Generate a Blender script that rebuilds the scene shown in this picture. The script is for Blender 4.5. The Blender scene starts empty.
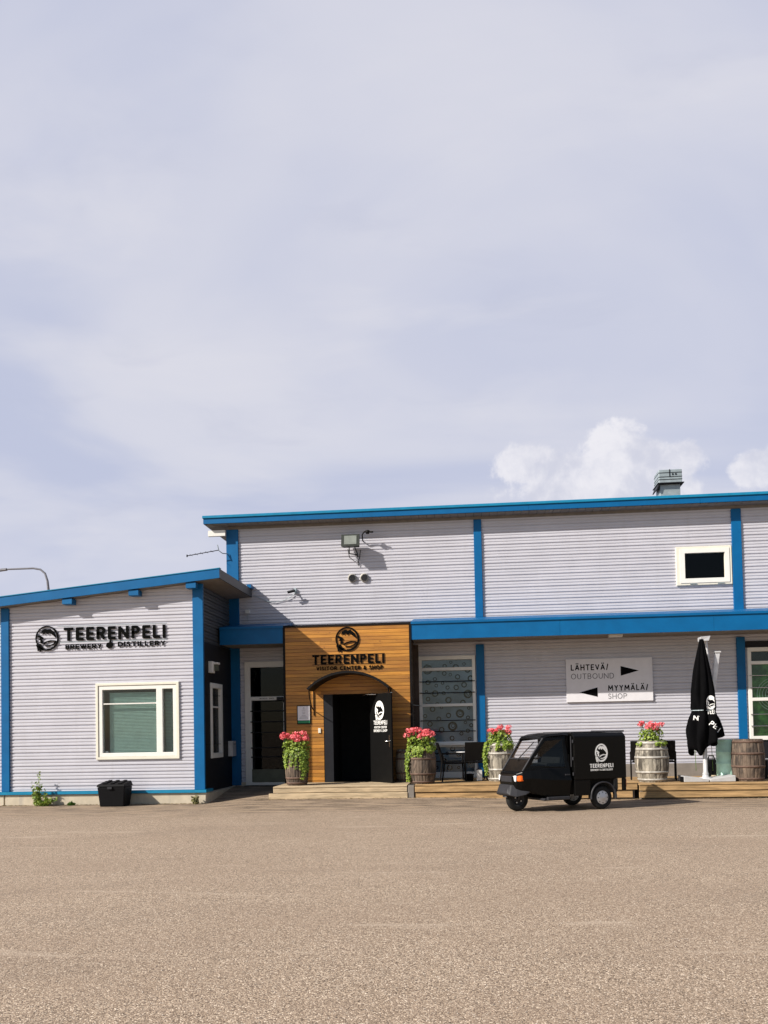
import bpy, math, random
from mathutils import Vector, Matrix, noise
from mathutils.geometry import tessellate_polygon
from mathutils.bvhtree import BVHTree
R = math.radians
PI = math.pi
sc = bpy.context.scene
col = sc.collection
rnd = random.Random(7)

# ---------------------------------------------------------------- camera
cam_d = bpy.data.cameras.new('camera')
cam = bpy.data.objects.new('camera', cam_d); col.objects.link(cam)
cam_d.sensor_fit = 'VERTICAL'; cam_d.sensor_height = 36; cam_d.lens = 900 / 1024 * 36
cam_d.shift_y = (701.3 - 512) / 1024
cam_d.clip_start = 0.1; cam_d.clip_end = 3000
m = Matrix(((0.99479524, 0.02218581, 0.09944958), (0.10010927, -0.03092198, -0.99449583), (-0.01898852, 0.99927555, -0.03298205)))
cam.matrix_world = Matrix.Translation((0, 0, 1.6)) @ m.to_4x4()
sc.camera = cam

# ---------------------------------------------------------------- light
SUN = Vector((-1.18, -0.84, 1.0)).normalized()
sun_el = math.asin(SUN.z); sun_rot = math.atan2(SUN.x, SUN.y)
sd = bpy.data.lights.new('sun', 'SUN'); sd.energy = 5.0; sd.angle = R(0.6); sd.color = (1.0, 0.93, 0.84)
so = bpy.data.objects.new('sun', sd); col.objects.link(so)
so.rotation_euler = SUN.to_track_quat('Z', 'Y').to_euler(); so.location = (-30, -20, 30)
sc.view_settings.view_transform = 'Standard'; sc.view_settings.look = 'None'
sc.view_settings.gamma = 1; sc.view_settings.exposure = 0.45; sc.view_settings.use_curve_mapping = False

class NT:
    def __init__(s, tree): s.t = tree; s.n = tree.nodes; s.l = tree.links
    def new(s, typ, **kw):
        n = s.n.new(typ)
        for k, v in kw.items(): setattr(n, k, v)
        return n
    def put(s, sock, v):
        if hasattr(v, 'is_output') or isinstance(v, bpy.types.NodeSocket): s.l.new(v, sock)
        elif v is not None:
            try: sock.default_value = v
            except Exception: sock.default_value = (*v, 1) if len(v) == 3 else v
    def math(s, op, a, b=None, c=None, clamp=False):
        n = s.new('ShaderNodeMath', operation=op); n.use_clamp = clamp
        s.put(n.inputs[0], a)
        if b is not None: s.put(n.inputs[1], b)
        if c is not None: s.put(n.inputs[2], c)
        return n.outputs[0]
    def mix(s, f, a, b, blend='MIX'):
        n = s.new('ShaderNodeMix', data_type='RGBA', blend_type=blend)
        s.put(n.inputs[0], f)
        for i, v in ((6, a), (7, b)):
            if isinstance(v, (tuple, list)): v = (*v, 1) if len(v) == 3 else v
            s.put(n.inputs[i], v)
        return n.outputs[2]
    def noise(s, vec, scale, detail=4, rough=.55, dist=0.0, dims='3D', w=None):
        n = s.new('ShaderNodeTexNoise', noise_dimensions=dims)
        if vec is not None: s.put(n.inputs['Vector'], vec)
        n.inputs['Scale'].default_value = scale; n.inputs['Detail'].default_value = detail
        n.inputs['Roughness'].default_value = rough; n.inputs['Distortion'].default_value = dist
        return n.outputs[0]
    def ramp(s, f, stops, interp='LINEAR'):
        n = s.new('ShaderNodeValToRGB'); cr = n.color_ramp; cr.interpolation = interp
        while len(cr.elements) < len(stops): cr.elements.new(.5)
        for e, (p, c) in zip(cr.elements, stops):
            e.position = p; e.color = (c, c, c, 1) if isinstance(c, (int, float)) else (*c, 1)
        s.put(n.inputs[0], f); return n.outputs[0]
    def mapr(s, v, a, b, c=0., d=1., smooth=True):
        n = s.new('ShaderNodeMapRange'); n.interpolation_type = 'SMOOTHSTEP' if smooth else 'LINEAR'
        s.put(n.inputs[0], v)
        for i, x in enumerate((a, b, c, d)): n.inputs[i + 1].default_value = x
        return n.outputs[0]
    def vmul(s, v, t):
        n = s.new('ShaderNodeVectorMath', operation='MULTIPLY'); s.put(n.inputs[0], v); n.inputs[1].default_value = t
        return n.outputs[0]

# ---- world: Nishita sky, thin bright overcast and a bank of cumulus low in the north
w = bpy.data.worlds.new('World'); sc.world = w; w.use_nodes = True
T = NT(w.node_tree); T.n.clear()
out = T.new('ShaderNodeOutputWorld'); bg = T.new('ShaderNodeBackground'); T.l.new(bg.outputs[0], out.inputs[0])
sky = T.new('ShaderNodeTexSky', sky_type='NISHITA'); sky.sun_disc = False
sky.sun_elevation = sun_el; sky.sun_rotation = sun_rot
tc = T.new('ShaderNodeTexCoord'); g = tc.outputs['Generated']
sep = T.new('ShaderNodeSeparateXYZ'); T.l.new(g, sep.inputs[0])
X, Y, Z = sep.outputs
zc = T.math('MAXIMUM', Z, 0.0)
den = T.math('ADD', zc, 0.22)
cmb = T.new('ShaderNodeCombineXYZ'); T.put(cmb.inputs[0], T.math('DIVIDE', X, den)); T.put(cmb.inputs[1], T.math('DIVIDE', Y, den))
pv = cmb.outputs[0]
n1 = T.noise(T.vmul(pv, (.9, 1.3, 1)), 0.95, 5, .5, .8)
n2 = T.noise(T.vmul(pv, (.9, 1.7, 1)), 1.6, 6, .52, .5)
n3 = T.noise(T.vmul(pv, (1.0, 1.8, 1)), 3.2, 6, .55, .6)
veil = T.mix(T.mapr(n1, .36, .62), (5.6, 5.95, 7.6), (7.2, 7.25, 8.2))
veil = T.mix(T.mapr(n2, .48, .72, 0, .65), veil, (8.0, 7.9, 8.5))
veil = T.mix(T.mapr(n3, .54, .76, 0, .30), veil, (5.4, 5.65, 7.1))
low = T.mapr(Z, .05, .33, 1, 0)
veil = T.mix(T.math('MULTIPLY', low, .55), veil, (5.6, 5.95, 7.75))
# cumulus: soft lumps placed in the direction of the north-east horizon
yy = T.math('MAXIMUM', Y, 0.05)
u = T.math('DIVIDE', X, yy); v = T.math('DIVIDE', Z, yy)
fr = T.noise(g, 30, 9, .66, .3)
fr2 = T.noise(g, 11, 4, .5)
fr3 = T.noise(g, 20, 8, .6, .2)
d_all = None
for (a, b, r, q) in ((.067, 0.293, .042, .024), (.160, 0.298, .040, .040), (.185, 0.290, .035, .03), (.115, 0.275, .05, .03), (.228, 0.288, .034, .022), (.15, .258, .11, .024),
                     (.315, 0.276, .034, .022), (.36, 0.280, .05, .035), (.46, 0.270, .1, .05)):
    dx = T.math('DIVIDE', T.math('SUBTRACT', u, a), r); dz = T.math('DIVIDE', T.math('SUBTRACT', v, b), q)
    d = T.math('SUBTRACT', 1.0, T.math('SQRT', T.math('ADD', T.math('MULTIPLY', dx, dx), T.math('MULTIPLY', dz, dz))))
    d_all = d if d_all is None else T.math('SMOOTH_MAX', d_all, d, .25)
d_all = T.math('ADD', d_all, T.math('MULTIPLY', T.math('SUBTRACT', fr, .5), 1.35))
d_all = T.math('ADD', d_all, T.math('MULTIPLY', T.math('SUBTRACT', fr2, .5), .7))
dens = T.math('MULTIPLY', T.mapr(d_all, -.10, .22), T.mapr(Y, .1, .4))
ccol = T.mix(T.mapr(T.math('ADD', fr3, T.math('MULTIPLY', T.math('SUBTRACT', v, .28), 1.6)), .38, .66), (6.9, 6.95, 7.95), (9.3, 9.1, 9.5))
veil = T.mix(T.math('MULTIPLY', dens, .92), veil, ccol)
# cloud veil thinned overhead and behind the camera, unseen there, to cut fill light
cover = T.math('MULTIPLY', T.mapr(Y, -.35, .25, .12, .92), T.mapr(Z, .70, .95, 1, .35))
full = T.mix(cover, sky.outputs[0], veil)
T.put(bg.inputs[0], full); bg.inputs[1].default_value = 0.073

# ---------------------------------------------------------------- materials
def pmat(name, c, rough=.6, metal=0., var=.12, scale=6., bump=0., bscale=60., c2=None, c2fac=(.55, .8), spec=None, island=0., stretch=None, coat=0.):
    mt = bpy.data.materials.new(name); mt.use_nodes = True
    t = NT(mt.node_tree); t.n.clear()
    o = t.new('ShaderNodeOutputMaterial'); b = t.new('ShaderNodeBsdfPrincipled'); t.l.new(b.outputs[0], o.inputs[0])
    vec = t.new('ShaderNodeTexCoord').outputs['Object']
    if stretch: vec = t.vmul(vec, stretch)
    n = t.noise(vec, scale, 5, .6)
    lo = tuple(x * (1 - var) for x in c); hi = tuple(min(1, x * (1 + var)) for x in c)
    colr = t.mix(t.mapr(n, .3, .7), lo, hi)
    if c2: colr = t.mix(t.mapr(t.noise(vec, scale * .6 + 1, 6, .65), *c2fac), colr, c2)
    if island:
        gi = t.new('ShaderNodeNewGeometry').outputs['Random Per Island']
        colr = t.mix(1.0, colr, t.ramp(gi, [(0, 1 - island), (1, 1 + island)]), 'MULTIPLY')
    t.put(b.inputs['Base Color'], colr)
    b.inputs['Roughness'].default_value = rough; b.inputs['Metallic'].default_value = metal
    if coat: b.inputs['Coat Weight'].default_value = coat; b.inputs['Coat Roughness'].default_value = .05
    b.inputs['Specular IOR Level'].default_value = .25 if spec is None else spec
    if bump:
        bp = t.new('ShaderNodeBump'); bp.inputs['Strength'].default_value = bump; bp.inputs['Distance'].default_value = .01
        t.put(bp.inputs['Height'], t.noise(vec, bscale, 3)); t.l.new(bp.outputs[0], b.inputs['Normal'])
    return mt

M = {}
M['siding'] = pmat('siding_paint', (.50, .50, .55), .45, var=.04, scale=1.3, c2=(.45, .44, .465), c2fac=(.6, .95))
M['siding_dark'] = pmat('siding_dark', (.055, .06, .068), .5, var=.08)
M['panel_dark'] = pmat('panel_dark', (.010, .010, .013), .6, var=.15)
M['blue'] = pmat('blue_paint', (.0, .098, .262), .45, var=.08, scale=2.5, c2=(.002, .115, .255), c2fac=(.55, .9))
M['blue_light'] = pmat('blue_flashing', (.01, .19, .34), .4, var=.08)
M['soffit'] = pmat('soffit_board', (.20, .18, .16), .7, var=.1)
M['trim_black'] = pmat('black_trim', (.006, .005, .005), .6, spec=.15)
M['roofing'] = pmat('bitumen_roofing', (.05, .05, .055), .9)
M['plinth'] = pmat('concrete_plinth', (.50, .44, .34), .85, var=.1, scale=4, bump=.3, c2=(.40, .35, .28), c2fac=(.6, .85))
M['white'] = pmat('white_frame', (.72, .71, .67), .4, var=.03)
M['cream'] = pmat('cream_frame', (.68, .655, .56), .45, var=.03)
M['interior'] = pmat('interior_dark', (.02, .02, .022), .9)
M['film'] = pmat('window_film', (.17, .21, .265), .5, var=.35, scale=1.2)
M['film_ring'] = pmat('film_print', (.004, .006, .008), .9, spec=.0)
M['green_poster'] = pmat('green_poster', (.035, .12, .03), .5, var=.6, scale=2.5, c2=(.10, .30, .06), c2fac=(.45, .7))
M['pale_print'] = pmat('pale_print', (.30, .42, .32), .5)
M['blind'] = pmat('blind_slat', (.58, .76, .67), .5, var=.05)
M['black_paint'] = pmat('black_door_paint', (.004, .004, .004), .5, spec=.15)
M['grey_panel'] = pmat('charcoal_panel', (.013, .014, .018), .5)
M['kick'] = pmat('kick_plate', (.10, .11, .085), .45, metal=.2)
M['chrome'] = pmat('steel', (.6, .6, .6), .25, metal=1., var=.03)
M['galv'] = pmat('galvanised', (.34, .40, .42), .45, metal=.4, var=.12, scale=5)
M['letters'] = pmat('black_lettering', (.003, .003, .003), .8, spec=.05)
M['white_print'] = pmat('white_print', (.82, .82, .80), .5, var=.02)
M['sign_white'] = pmat('sign_board', (.68, .67, .70), .45, var=.03)
M['notice'] = pmat('notice_paper', (.72, .70, .74), .5, var=.03)
M['notice_print'] = pmat('notice_print', (.10, .10, .11), .5)
M['notice_green'] = pmat('notice_green', (.03, .22, .10), .5)
M['deck'] = pmat('weathered_deck', (.38, .295, .19), .8, var=.3, scale=4, bump=.4, bscale=30, island=.18, stretch=(.5, 6, 6), c2=(.30, .24, .17), c2fac=(.55, .8))
M['deck_pine'] = pmat('pine_deck', (.31, .20, .095), .75, var=.34, scale=4, bump=.4, bscale=30, island=.22, stretch=(.5, 6, 6), c2=(.28, .18, .09), c2fac=(.58, .8))
M['deck_grey'] = pmat('grey_post', (.20, .18, .16), .85)
M['plastic_black'] = pmat('black_plastic', (.004, .004, .005), .6, spec=.12, bump=.2)
M['rubber'] = pmat('rubber', (.015, .015, .015), .8)
M['ape_paint'] = pmat('gloss_black_paint', (.003, .003, .003), .30, var=.05, coat=.08, spec=.12)
M['ape_grey'] = pmat('grey_bumper', (.028, .028, .032), .5)
M['hub'] = pmat('hub_cap', (.60, .60, .60), .45, metal=.3)
M['orange'] = pmat('orange_lens', (.62, .10, .008), .25)
M['lamp_lens'] = pmat('lamp_lens', (.75, .76, .78), .15)
M['red_lens'] = pmat('red_lens', (.4, .02, .02), .25)
M['fabric'] = pmat('black_canvas', (.003, .003, .0035), .95, spec=.05, bump=.3, bscale=200)
M['alu'] = pmat('aluminium', (.62, .62, .63), .4, metal=.35)
M['slab'] = pmat('grey_base', (.42, .42, .42), .7, var=.08)
M['rattan'] = pmat('black_chair', (.008, .007, .007), .6, spec=.15)
M['brown_wood'] = pmat('brown_wood', (.07, .05, .04), .7, var=.2)
M['green_drum'] = pmat('mint_drum', (.55, .85, .70), .55, var=.12, scale=5, c2=(.38, .30, .22), c2fac=(.72, .8))
M['plank'] = pmat('pale_plank', (.48, .40, .28), .8, var=.15)
M['hoop'] = pmat('rusty_hoop', (.13, .085, .065), .7, metal=.3, var=.3, scale=9)
M['hoop_pale'] = pmat('pale_hoop', (.42, .40, .36), .6, metal=.3, var=.25, scale=9)
M['soil'] = pmat('soil', (.03, .022, .015), .95)
M['lamp_grey'] = pmat('lamp_pole_grey', (.16, .16, .18), .6)
M['flood'] = pmat('flood_body', (.03, .035, .03), .5)
M['flood_glass'] = pmat('flood_glass', (.20, .22, .20), .15)

def streaks(mt, amt):
    t = NT(mt.node_tree); b = next(n for n in t.n if n.type == 'BSDF_PRINCIPLED'); src = b.inputs['Base Color'].links[0].from_socket
    vec = t.new('ShaderNodeTexCoord').outputs['Object']
    n = t.noise(t.vmul(vec, (5., 5., .35)), 1.0, 6, .7, .2)
    t.put(b.inputs['Base Color'], t.mix(t.mapr(n, .52, .75, 0, amt), src, (.30, .285, .27)))
streaks(M['siding'], .13); streaks(M['plinth'], .6)
def glass(name, tint, refl=1.0, rough=.02):
    mt = bpy.data.materials.new(name); mt.use_nodes = True
    t = NT(mt.node_tree); t.n.clear()
    o = t.new('ShaderNodeOutputMaterial'); mx = t.new('ShaderNodeMixShader'); tr = t.new('ShaderNodeBsdfTransparent'); gl = t.new('ShaderNodeBsdfGlossy')
    tr.inputs[0].default_value = (*tint, 1); gl.inputs['Roughness'].default_value = rough
    f = t.new('ShaderNodeFresnel'); f.inputs[0].default_value = 1.5
    wv = t.new('ShaderNodeBump'); wv.inputs['Strength'].default_value = .03; wv.inputs['Distance'].default_value = .02
    t.put(wv.inputs['Height'], t.noise(t.new('ShaderNodeTexCoord').outputs['Object'], 2.5, 2)); t.l.new(wv.outputs[0], gl.inputs['Normal'])
    t.put(mx.inputs[0], t.math('MULTIPLY', f.outputs[0], refl, clamp=True)); t.l.new(tr.outputs[0], mx.inputs[1]); t.l.new(gl.outputs[0], mx.inputs[2])
    t.l.new(mx.outputs[0], o.inputs[0]); return mt
M['glass'] = glass('window_glass', (.93, .97, .97), .8)
M['glass_dark'] = glass('dark_glass', (.35, .37, .38), .4)
M['glass_ape'] = glass('vehicle_glass', (.95, .96, .96), .7)
M['glass_ape_side'] = glass('tinted_vehicle_glass', (.34, .38, .38), .7)

def wood_boards():
    mt = bpy.data.materials.new('orange_larch_boards'); mt.use_nodes = True
    t = NT(mt.node_tree); t.n.clear()
    o = t.new('ShaderNodeOutputMaterial'); b = t.new('ShaderNodeBsdfPrincipled'); t.l.new(b.outputs[0], o.inputs[0])
    vec = t.new('ShaderNodeTexCoord').outputs['Object']
    gi = t.new('ShaderNodeNewGeometry').outputs['Random Per Island']
    off = t.new('ShaderNodeCombineXYZ'); t.put(off.inputs[0], t.math('MULTIPLY', gi, 37.))
    ad = t.new('ShaderNodeVectorMath', operation='ADD'); t.l.new(vec, ad.inputs[0]); t.l.new(off.outputs[0], ad.inputs[1])
    s1 = t.noise(t.vmul(ad.outputs[0], (1.2, 3, 26)), 2.0, 6, .65, .5)
    s2 = t.noise(t.vmul(ad.outputs[0], (.5, 1, 3)), 2.0, 3, .5)
    c = t.ramp(s1, [(.25, (.25, .095, .012)), (.5, (.44, .19, .025)), (.75, (.54, .265, .045))])
    c = t.mix(t.mapr(s2, .35, .70, 0, .65), c, (.27, .105, .018))
    c = t.mix(1.0, c, t.ramp(gi, [(0, .70), (.5, 1.0), (1, 1.22)]), 'MULTIPLY')
    # knots
    vo = t.new('ShaderNodeTexVoronoi'); t.put(vo.inputs['Vector'], t.vmul(ad.outputs[0], (1.0, 1, 2.2))); vo.inputs['Scale'].default_value = 3.2
    c = t.mix(t.mapr(vo.outputs['Distance'], .05, .11, .7, 0), c, (.13, .05, .015))
    t.put(b.inputs['Base Color'], c); b.inputs['Roughness'].default_value = .5
    return mt
M['boards'] = wood_boards()

def barrel_mat(name, c1, c2, stain, n_st=24):
    mt = bpy.data.materials.new(name); mt.use_nodes = True
    t = NT(mt.node_tree); t.n.clear()
    o = t.new('ShaderNodeOutputMaterial'); b = t.new('ShaderNodeBsdfPrincipled'); t.l.new(b.outputs[0], o.inputs[0])
    vec = t.new('ShaderNodeTexCoord').outputs['Object']
    gi = t.new('ShaderNodeNewGeometry').outputs['Random Per Island']
    s1 = t.noise(t.vmul(vec, (18, 18, 2.5)), 1.0, 6, .65, .3)
    c = t.mix(t.mapr(s1, .3, .7), c1, c2)
    c = t.mix(1.0, c, t.ramp(gi, [(0, .72), (1, 1.22)]), 'MULTIPLY')
    s2 = t.noise(t.vmul(vec, (5, 5, 2.2)), 1.0, 6, .7, .8)
    c = t.mix(t.mapr(s2, .44, .60, 0, .85), c, stain)
    t.put(b.inputs['Base Color'], c); b.inputs['Roughness'].default_value = .8
    bp = t.new('ShaderNodeBump'); bp.inputs['Strength'].default_value = .5; bp.inputs['Distance'].default_value = .01
    t.put(bp.inputs['Height'], s1); t.l.new(bp.outputs[0], b.inputs['Normal'])
    return mt
M['oak_grey'] = barrel_mat('weathered_grey_oak', (.16, .14, .11), (.30, .27, .22), (.05, .04, .03))
M['oak_brown'] = barrel_mat('brown_oak', (.085, .058, .042), (.19, .14, .10), (.03, .022, .017))
M['oak_pale'] = barrel_mat('whitewashed_oak', (.20, .18, .14), (.44, .40, .33), (.03, .024, .018))

def leaf_mat(name, a, b_, tr=.25):
    mt = bpy.data.materials.new(name); mt.use_nodes = True
    t = NT(mt.node_tree); t.n.clear()
    o = t.new('ShaderNodeOutputMaterial'); b = t.new('ShaderNodeBsdfPrincipled'); tl = t.new('ShaderNodeBsdfTranslucent'); mx = t.new('ShaderNodeMixShader')
    gi = t.new('ShaderNodeNewGeometry').outputs['Random Per Island']
    c = t.mix(gi, a, b_); t.put(b.inputs['Base Color'], c); t.put(tl.inputs[0], c); b.inputs['Roughness'].default_value = .55
    mx.inputs[0].default_value = tr; t.l.new(b.outputs[0], mx.inputs[1]); t.l.new(tl.outputs[0], mx.inputs[2]); t.l.new(mx.outputs[0], o.inputs[0])
    return mt
M['leaf'] = leaf_mat('leaf_green', (.05, .13, .02), (.16, .28, .05))
M['leaf_lime'] = leaf_mat('leaf_lime', (.11, .19, .018), (.33, .42, .06))
M['leaf_dry'] = leaf_mat('leaf_dry', (.10, .12, .03), (.30, .27, .12))
M['petal'] = leaf_mat('petal_pink', (.72, .07, .09), (.92, .25, .27), .15)
M['litter'] = leaf_mat('litter', (.10, .07, .03), (.28, .22, .10), 0.05)
M['grit'] = leaf_mat('loose_grit', (.16, .13, .11), (.62, .54, .46), 0.)

def ground_mat():
    mt = bpy.data.materials.new('chip_seal'); mt.use_nodes = True
    t = NT(mt.node_tree); t.n.clear()
    o = t.new('ShaderNodeOutputMaterial'); b = t.new('ShaderNodeBsdfPrincipled'); t.l.new(b.outputs[0], o.inputs[0])
    vec = t.new('ShaderNodeTexCoord').outputs['Object']
    vo = t.new('ShaderNodeTexVoronoi'); t.l.new(vec, vo.inputs['Vector']); vo.inputs['Scale'].default_value = 118.
    rc = t.new('ShaderNodeSeparateColor'); t.l.new(vo.outputs['Color'], rc.inputs[0])
    stone = t.ramp(rc.outputs[0], [(0, (.050, .036, .024)), (.20, (.21, .154, .108)), (.62, (.36, .270, .192)), (.88, (.54, .42, .305)), (1, (.88, .75, .59))])
    edge = t.mapr(vo.outputs['Distance'], .45, .85)
    stone = t.mix(t.math('MULTIPLY', edge, .40), stone, (.075, .057, .042))
    # larger stones and worn patches
    vo2 = t.new('ShaderNodeTexVoronoi'); t.l.new(vec, vo2.inputs['Vector']); vo2.inputs['Scale'].default_value = 24.
    rc2 = t.new('ShaderNodeSeparateColor'); t.l.new(vo2.outputs['Color'], rc2.inputs[0])
    stone = t.mix(t.mapr(rc2.outputs[1], .55, 1, 0, .22, False), stone, (.42, .335, .255))
    big = t.noise(t.vmul(vec, (.35, 1., 1)), .9, 6, .6, .5)
    stone = t.mix(t.mapr(big, .35, .7, 0, .32), stone, (.27, .198, .14))
    sep = t.new('ShaderNodeSeparateXYZ'); t.l.new(vec, sep.inputs[0])
    # sandy, smoother apron near the building
    ap = t.math('ADD', sep.outputs[1], t.math('MULTIPLY', t.noise(t.vmul(vec, (.3, 1, 1)), 1.0, 5, .65), 4.0))
    apf = t.mapr(ap, 18.6, 20.8)
    sand = t.mix(t.mapr(t.noise(t.vmul(vec, (.7, 2.5, 1)), 1.7, 7, .7), .38, .62), (.33, .245, .165), (.105, .076, .052))
    sand = t.mix(t.math('MULTIPLY', t.mapr(rc.outputs[0], .5, 1.), .4), sand, (.42, .34, .26))
    colr = t.mix(t.math('MULTIPLY', apf, .8), stone, sand)
    # pale streaks and dull stains
    st = t.noise(t.vmul(vec, (.22, 1.3, 1)), 1.6, 5, .6, .6)
    colr = t.mix(t.mapr(st, .60, .70, 0, .45), colr, (.47, .38, .29))
    st2 = t.noise(t.vmul(vec, (.5, 1.2, 1)), .55, 5, .6, 1.)
    colr = t.mix(t.mapr(st2, .52, .75, 0, .20), colr, (.15, .115, .088))
    t.put(b.inputs['Base Color'], colr); b.inputs['Roughness'].default_value = .85
    b.inputs['Specular IOR Level'].default_value = .25
    h = t.math('SUBTRACT', 1.0, vo.outputs['Distance'])
    h = t.math('ADD', h, t.math('MULTIPLY', rc2.outputs[1], .8))
    h = t.math('ADD', h, t.math('MULTIPLY', t.noise(vec, 9., 3), 1.2))
    bp = t.new('ShaderNodeBump'); bp.inputs['Strength'].default_value = .75; bp.inputs['Distance'].default_value = .005
    t.put(bp.inputs['Height'], h); t.l.new(bp.outputs[0], b.inputs['Normal'])
    return mt
M['ground'] = ground_mat()

# ---------------------------------------------------------------- mesh builder
class MB:
    def __init__(s, xf=None): s.v = []; s.f = []; s.xf = xf; s.sm = []
    def add(s, vs, fs, smooth=False):
        k = len(s.v)
        s.v += [tuple(s.xf(p)) if s.xf else tuple(p) for p in vs]
        s.f += [tuple(i + k for i in f) for f in fs]; s.sm += [smooth] * len(fs)
        return s
    def box(s, x0, x1, y0, y1, z0, z1):
        return s.add([(x0, y0, z0), (x1, y0, z0), (x1, y1, z0), (x0, y1, z0), (x0, y0, z1), (x1, y0, z1), (x1, y1, z1), (x0, y1, z1)],
                     [(0, 3, 2, 1), (4, 5, 6, 7), (0, 1, 5, 4), (1, 2, 6, 5), (2, 3, 7, 6), (3, 0, 4, 7)])
    def hexa(s, p):   # eight corners: bottom four then top four
        return s.add(p, [(0, 3, 2, 1), (4, 5, 6, 7), (0, 1, 5, 4), (1, 2, 6, 5), (2, 3, 7, 6), (3, 0, 4, 7)])
    def tube(s, pts, r, n=8, smooth=True, close=True):
        pts = [Vector(p) for p in pts]; rs = r if isinstance(r, (list, tuple)) else [r] * len(pts)
        vs = []; fs = []; up = Vector((0, 0, 1)); prev = None
        for i, p in enumerate(pts):
            d = (pts[min(i + 1, len(pts) - 1)] - pts[max(i - 1, 0)]).normalized()
            a = prev if prev is not None else (up if abs(d.z) < .9 else Vector((1, 0, 0)))
            a = (a - d * a.dot(d)).normalized(); prev = a; b = d.cross(a)
            for k in range(n):
                t = 2 * PI * k / n; vs.append(p + (a * math.cos(t) + b * math.sin(t)) * rs[i])
        for i in range(len(pts) - 1):
            for k in range(n):
                fs.append((i * n + k, i * n + (k + 1) % n, (i + 1) * n + (k + 1) % n, (i + 1) * n + k))
        s.add(vs, fs, smooth)
        if close:
            s.add(vs[:n], [tuple(range(n))[::-1]]); s.add(vs[-n:], [tuple(range(n))])
        return s
    def lathe(s, prof, n=32, c=(0, 0, 0), smooth=True, axis='z', a0=0, a1=2 * PI):
        full = abs(a1 - a0 - 2 * PI) < 1e-6; m_ = n if full else n + 1
        vs = []; fs = []
        for (z, r) in prof:
            for k in range(m_):
                t = a0 + (a1 - a0) * k / n
                p = (r * math.cos(t), r * math.sin(t), z)
                if axis == 'y': p = (p[0], z, p[1])
                vs.append((p[0] + c[0], p[1] + c[1], p[2] + c[2]))
        for i in range(len(prof) - 1):
            for k in range(n):
                fs.append((i * m_ + k, i * m_ + (k + 1) % m_, (i + 1) * m_ + (k + 1) % m_, (i + 1) * m_ + k))
        return s.add(vs, fs, smooth)
    def disc(s, c, r, n=32, axis='z'):
        vs = []
        for k in range(n):
            t = 2 * PI * k / n; a, b = r * math.cos(t), r * math.sin(t)
            vs.append((c[0] + a, c[1], c[2] + b) if axis == 'y' else (c[0] + a, c[1] + b, c[2]))
        return s.add(vs, [tuple(range(n))])
    def poly(s, pts2, y0, y1, org=(0, 0), sc_=1.0):   # polygon in x,z extruded from y0 (front) to y1
        P = [(org[0] + a * sc_, org[1] + b * sc_) for a, b in pts2]
        n = len(P); tr = tessellate_polygon([[Vector((a, b, 0)) for a, b in P]])
        vs = [(a, y0, b) for a, b in P] + [(a, y1, b) for a, b in P]
        fs = [tuple(t) for t in tr] + [tuple(i + n for i in t)[::-1] for t in tr] + [(i, (i + 1) % n, (i + 1) % n + n, i + n) for i in range(n)]
        return s.add(vs, fs)
    def ring(s, cx, cz, r0, r1, y0, y1, n=40, a0=0, a1=2 * PI, r1b=None):
        full = abs(a1 - a0 - 2 * PI) < 1e-6; mcount = n if full else n + 1
        vs = []
        for k in range(mcount):
            t = a0 + (a1 - a0) * k / n; c_, s_ = math.cos(t), math.sin(t)
            for r, y in ((r0, y0), (r1, y0), (r1, y1), (r0, y1)): vs.append((cx + r * c_, y, cz + r * s_))
        fs = []
        for k in range(n):
            a = k * 4; b = ((k + 1) % mcount) * 4
            for j in range(4): fs.append((a + j, a + (j + 1) % 4, b + (j + 1) % 4, b + j))
        return s.add(vs, fs)
    def plate(s, x0, x1, z0, z1, holes, y0, y1):      # rectangular plate with rectangular holes
        xs = sorted({x0, x1, *[h[0] for h in holes], *[h[1] for h in holes]}); zs = sorted({z0, z1, *[h[2] for h in holes], *[h[3] for h in holes]})
        nx, nz = len(xs) - 1, len(zs) - 1
        sol = lambda i, j: 0 <= i < nx and 0 <= j < nz and not any(h[0] < (xs[i] + xs[i + 1]) / 2 < h[1] and h[2] < (zs[j] + zs[j + 1]) / 2 < h[3] for h in holes)
        for i in range(nx):
            for j in range(nz):
                if not sol(i, j): continue
                a, b, c, d = xs[i], xs[i + 1], zs[j], zs[j + 1]
                s.add([(a, y0, c), (b, y0, c), (b, y0, d), (a, y0, d), (a, y1, c), (b, y1, c), (b, y1, d), (a, y1, d)],
                      [(0, 1, 2, 3), (4, 7, 6, 5)] + ([(0, 3, 7, 4)] if not sol(i - 1, j) else []) + ([(1, 5, 6, 2)] if not sol(i + 1, j) else [])
                      + ([(0, 4, 5, 1)] if not sol(i, j - 1) else []) + ([(3, 2, 6, 7)] if not sol(i, j + 1) else []))
        return s
    def build(s, name, mat, parent=None, bevel=0, segs=1):
        me = bpy.data.meshes.new(name); me.from_pydata(s.v, [], s.f); me.validate()
        if len(s.sm) == len(me.polygons): me.polygons.foreach_set('use_smooth', s.sm)
        me.materials.append(M[mat] if isinstance(mat, str) else mat)
        o = bpy.data.objects.new(name, me); col.objects.link(o)
        if parent: o.parent = parent
        if bevel:
            b = o.modifiers.new('bevel', 'BEVEL'); b.width = bevel; b.segments = segs; b.limit_method = 'ANGLE'; b.angle_limit = R(35)
        return o

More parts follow.
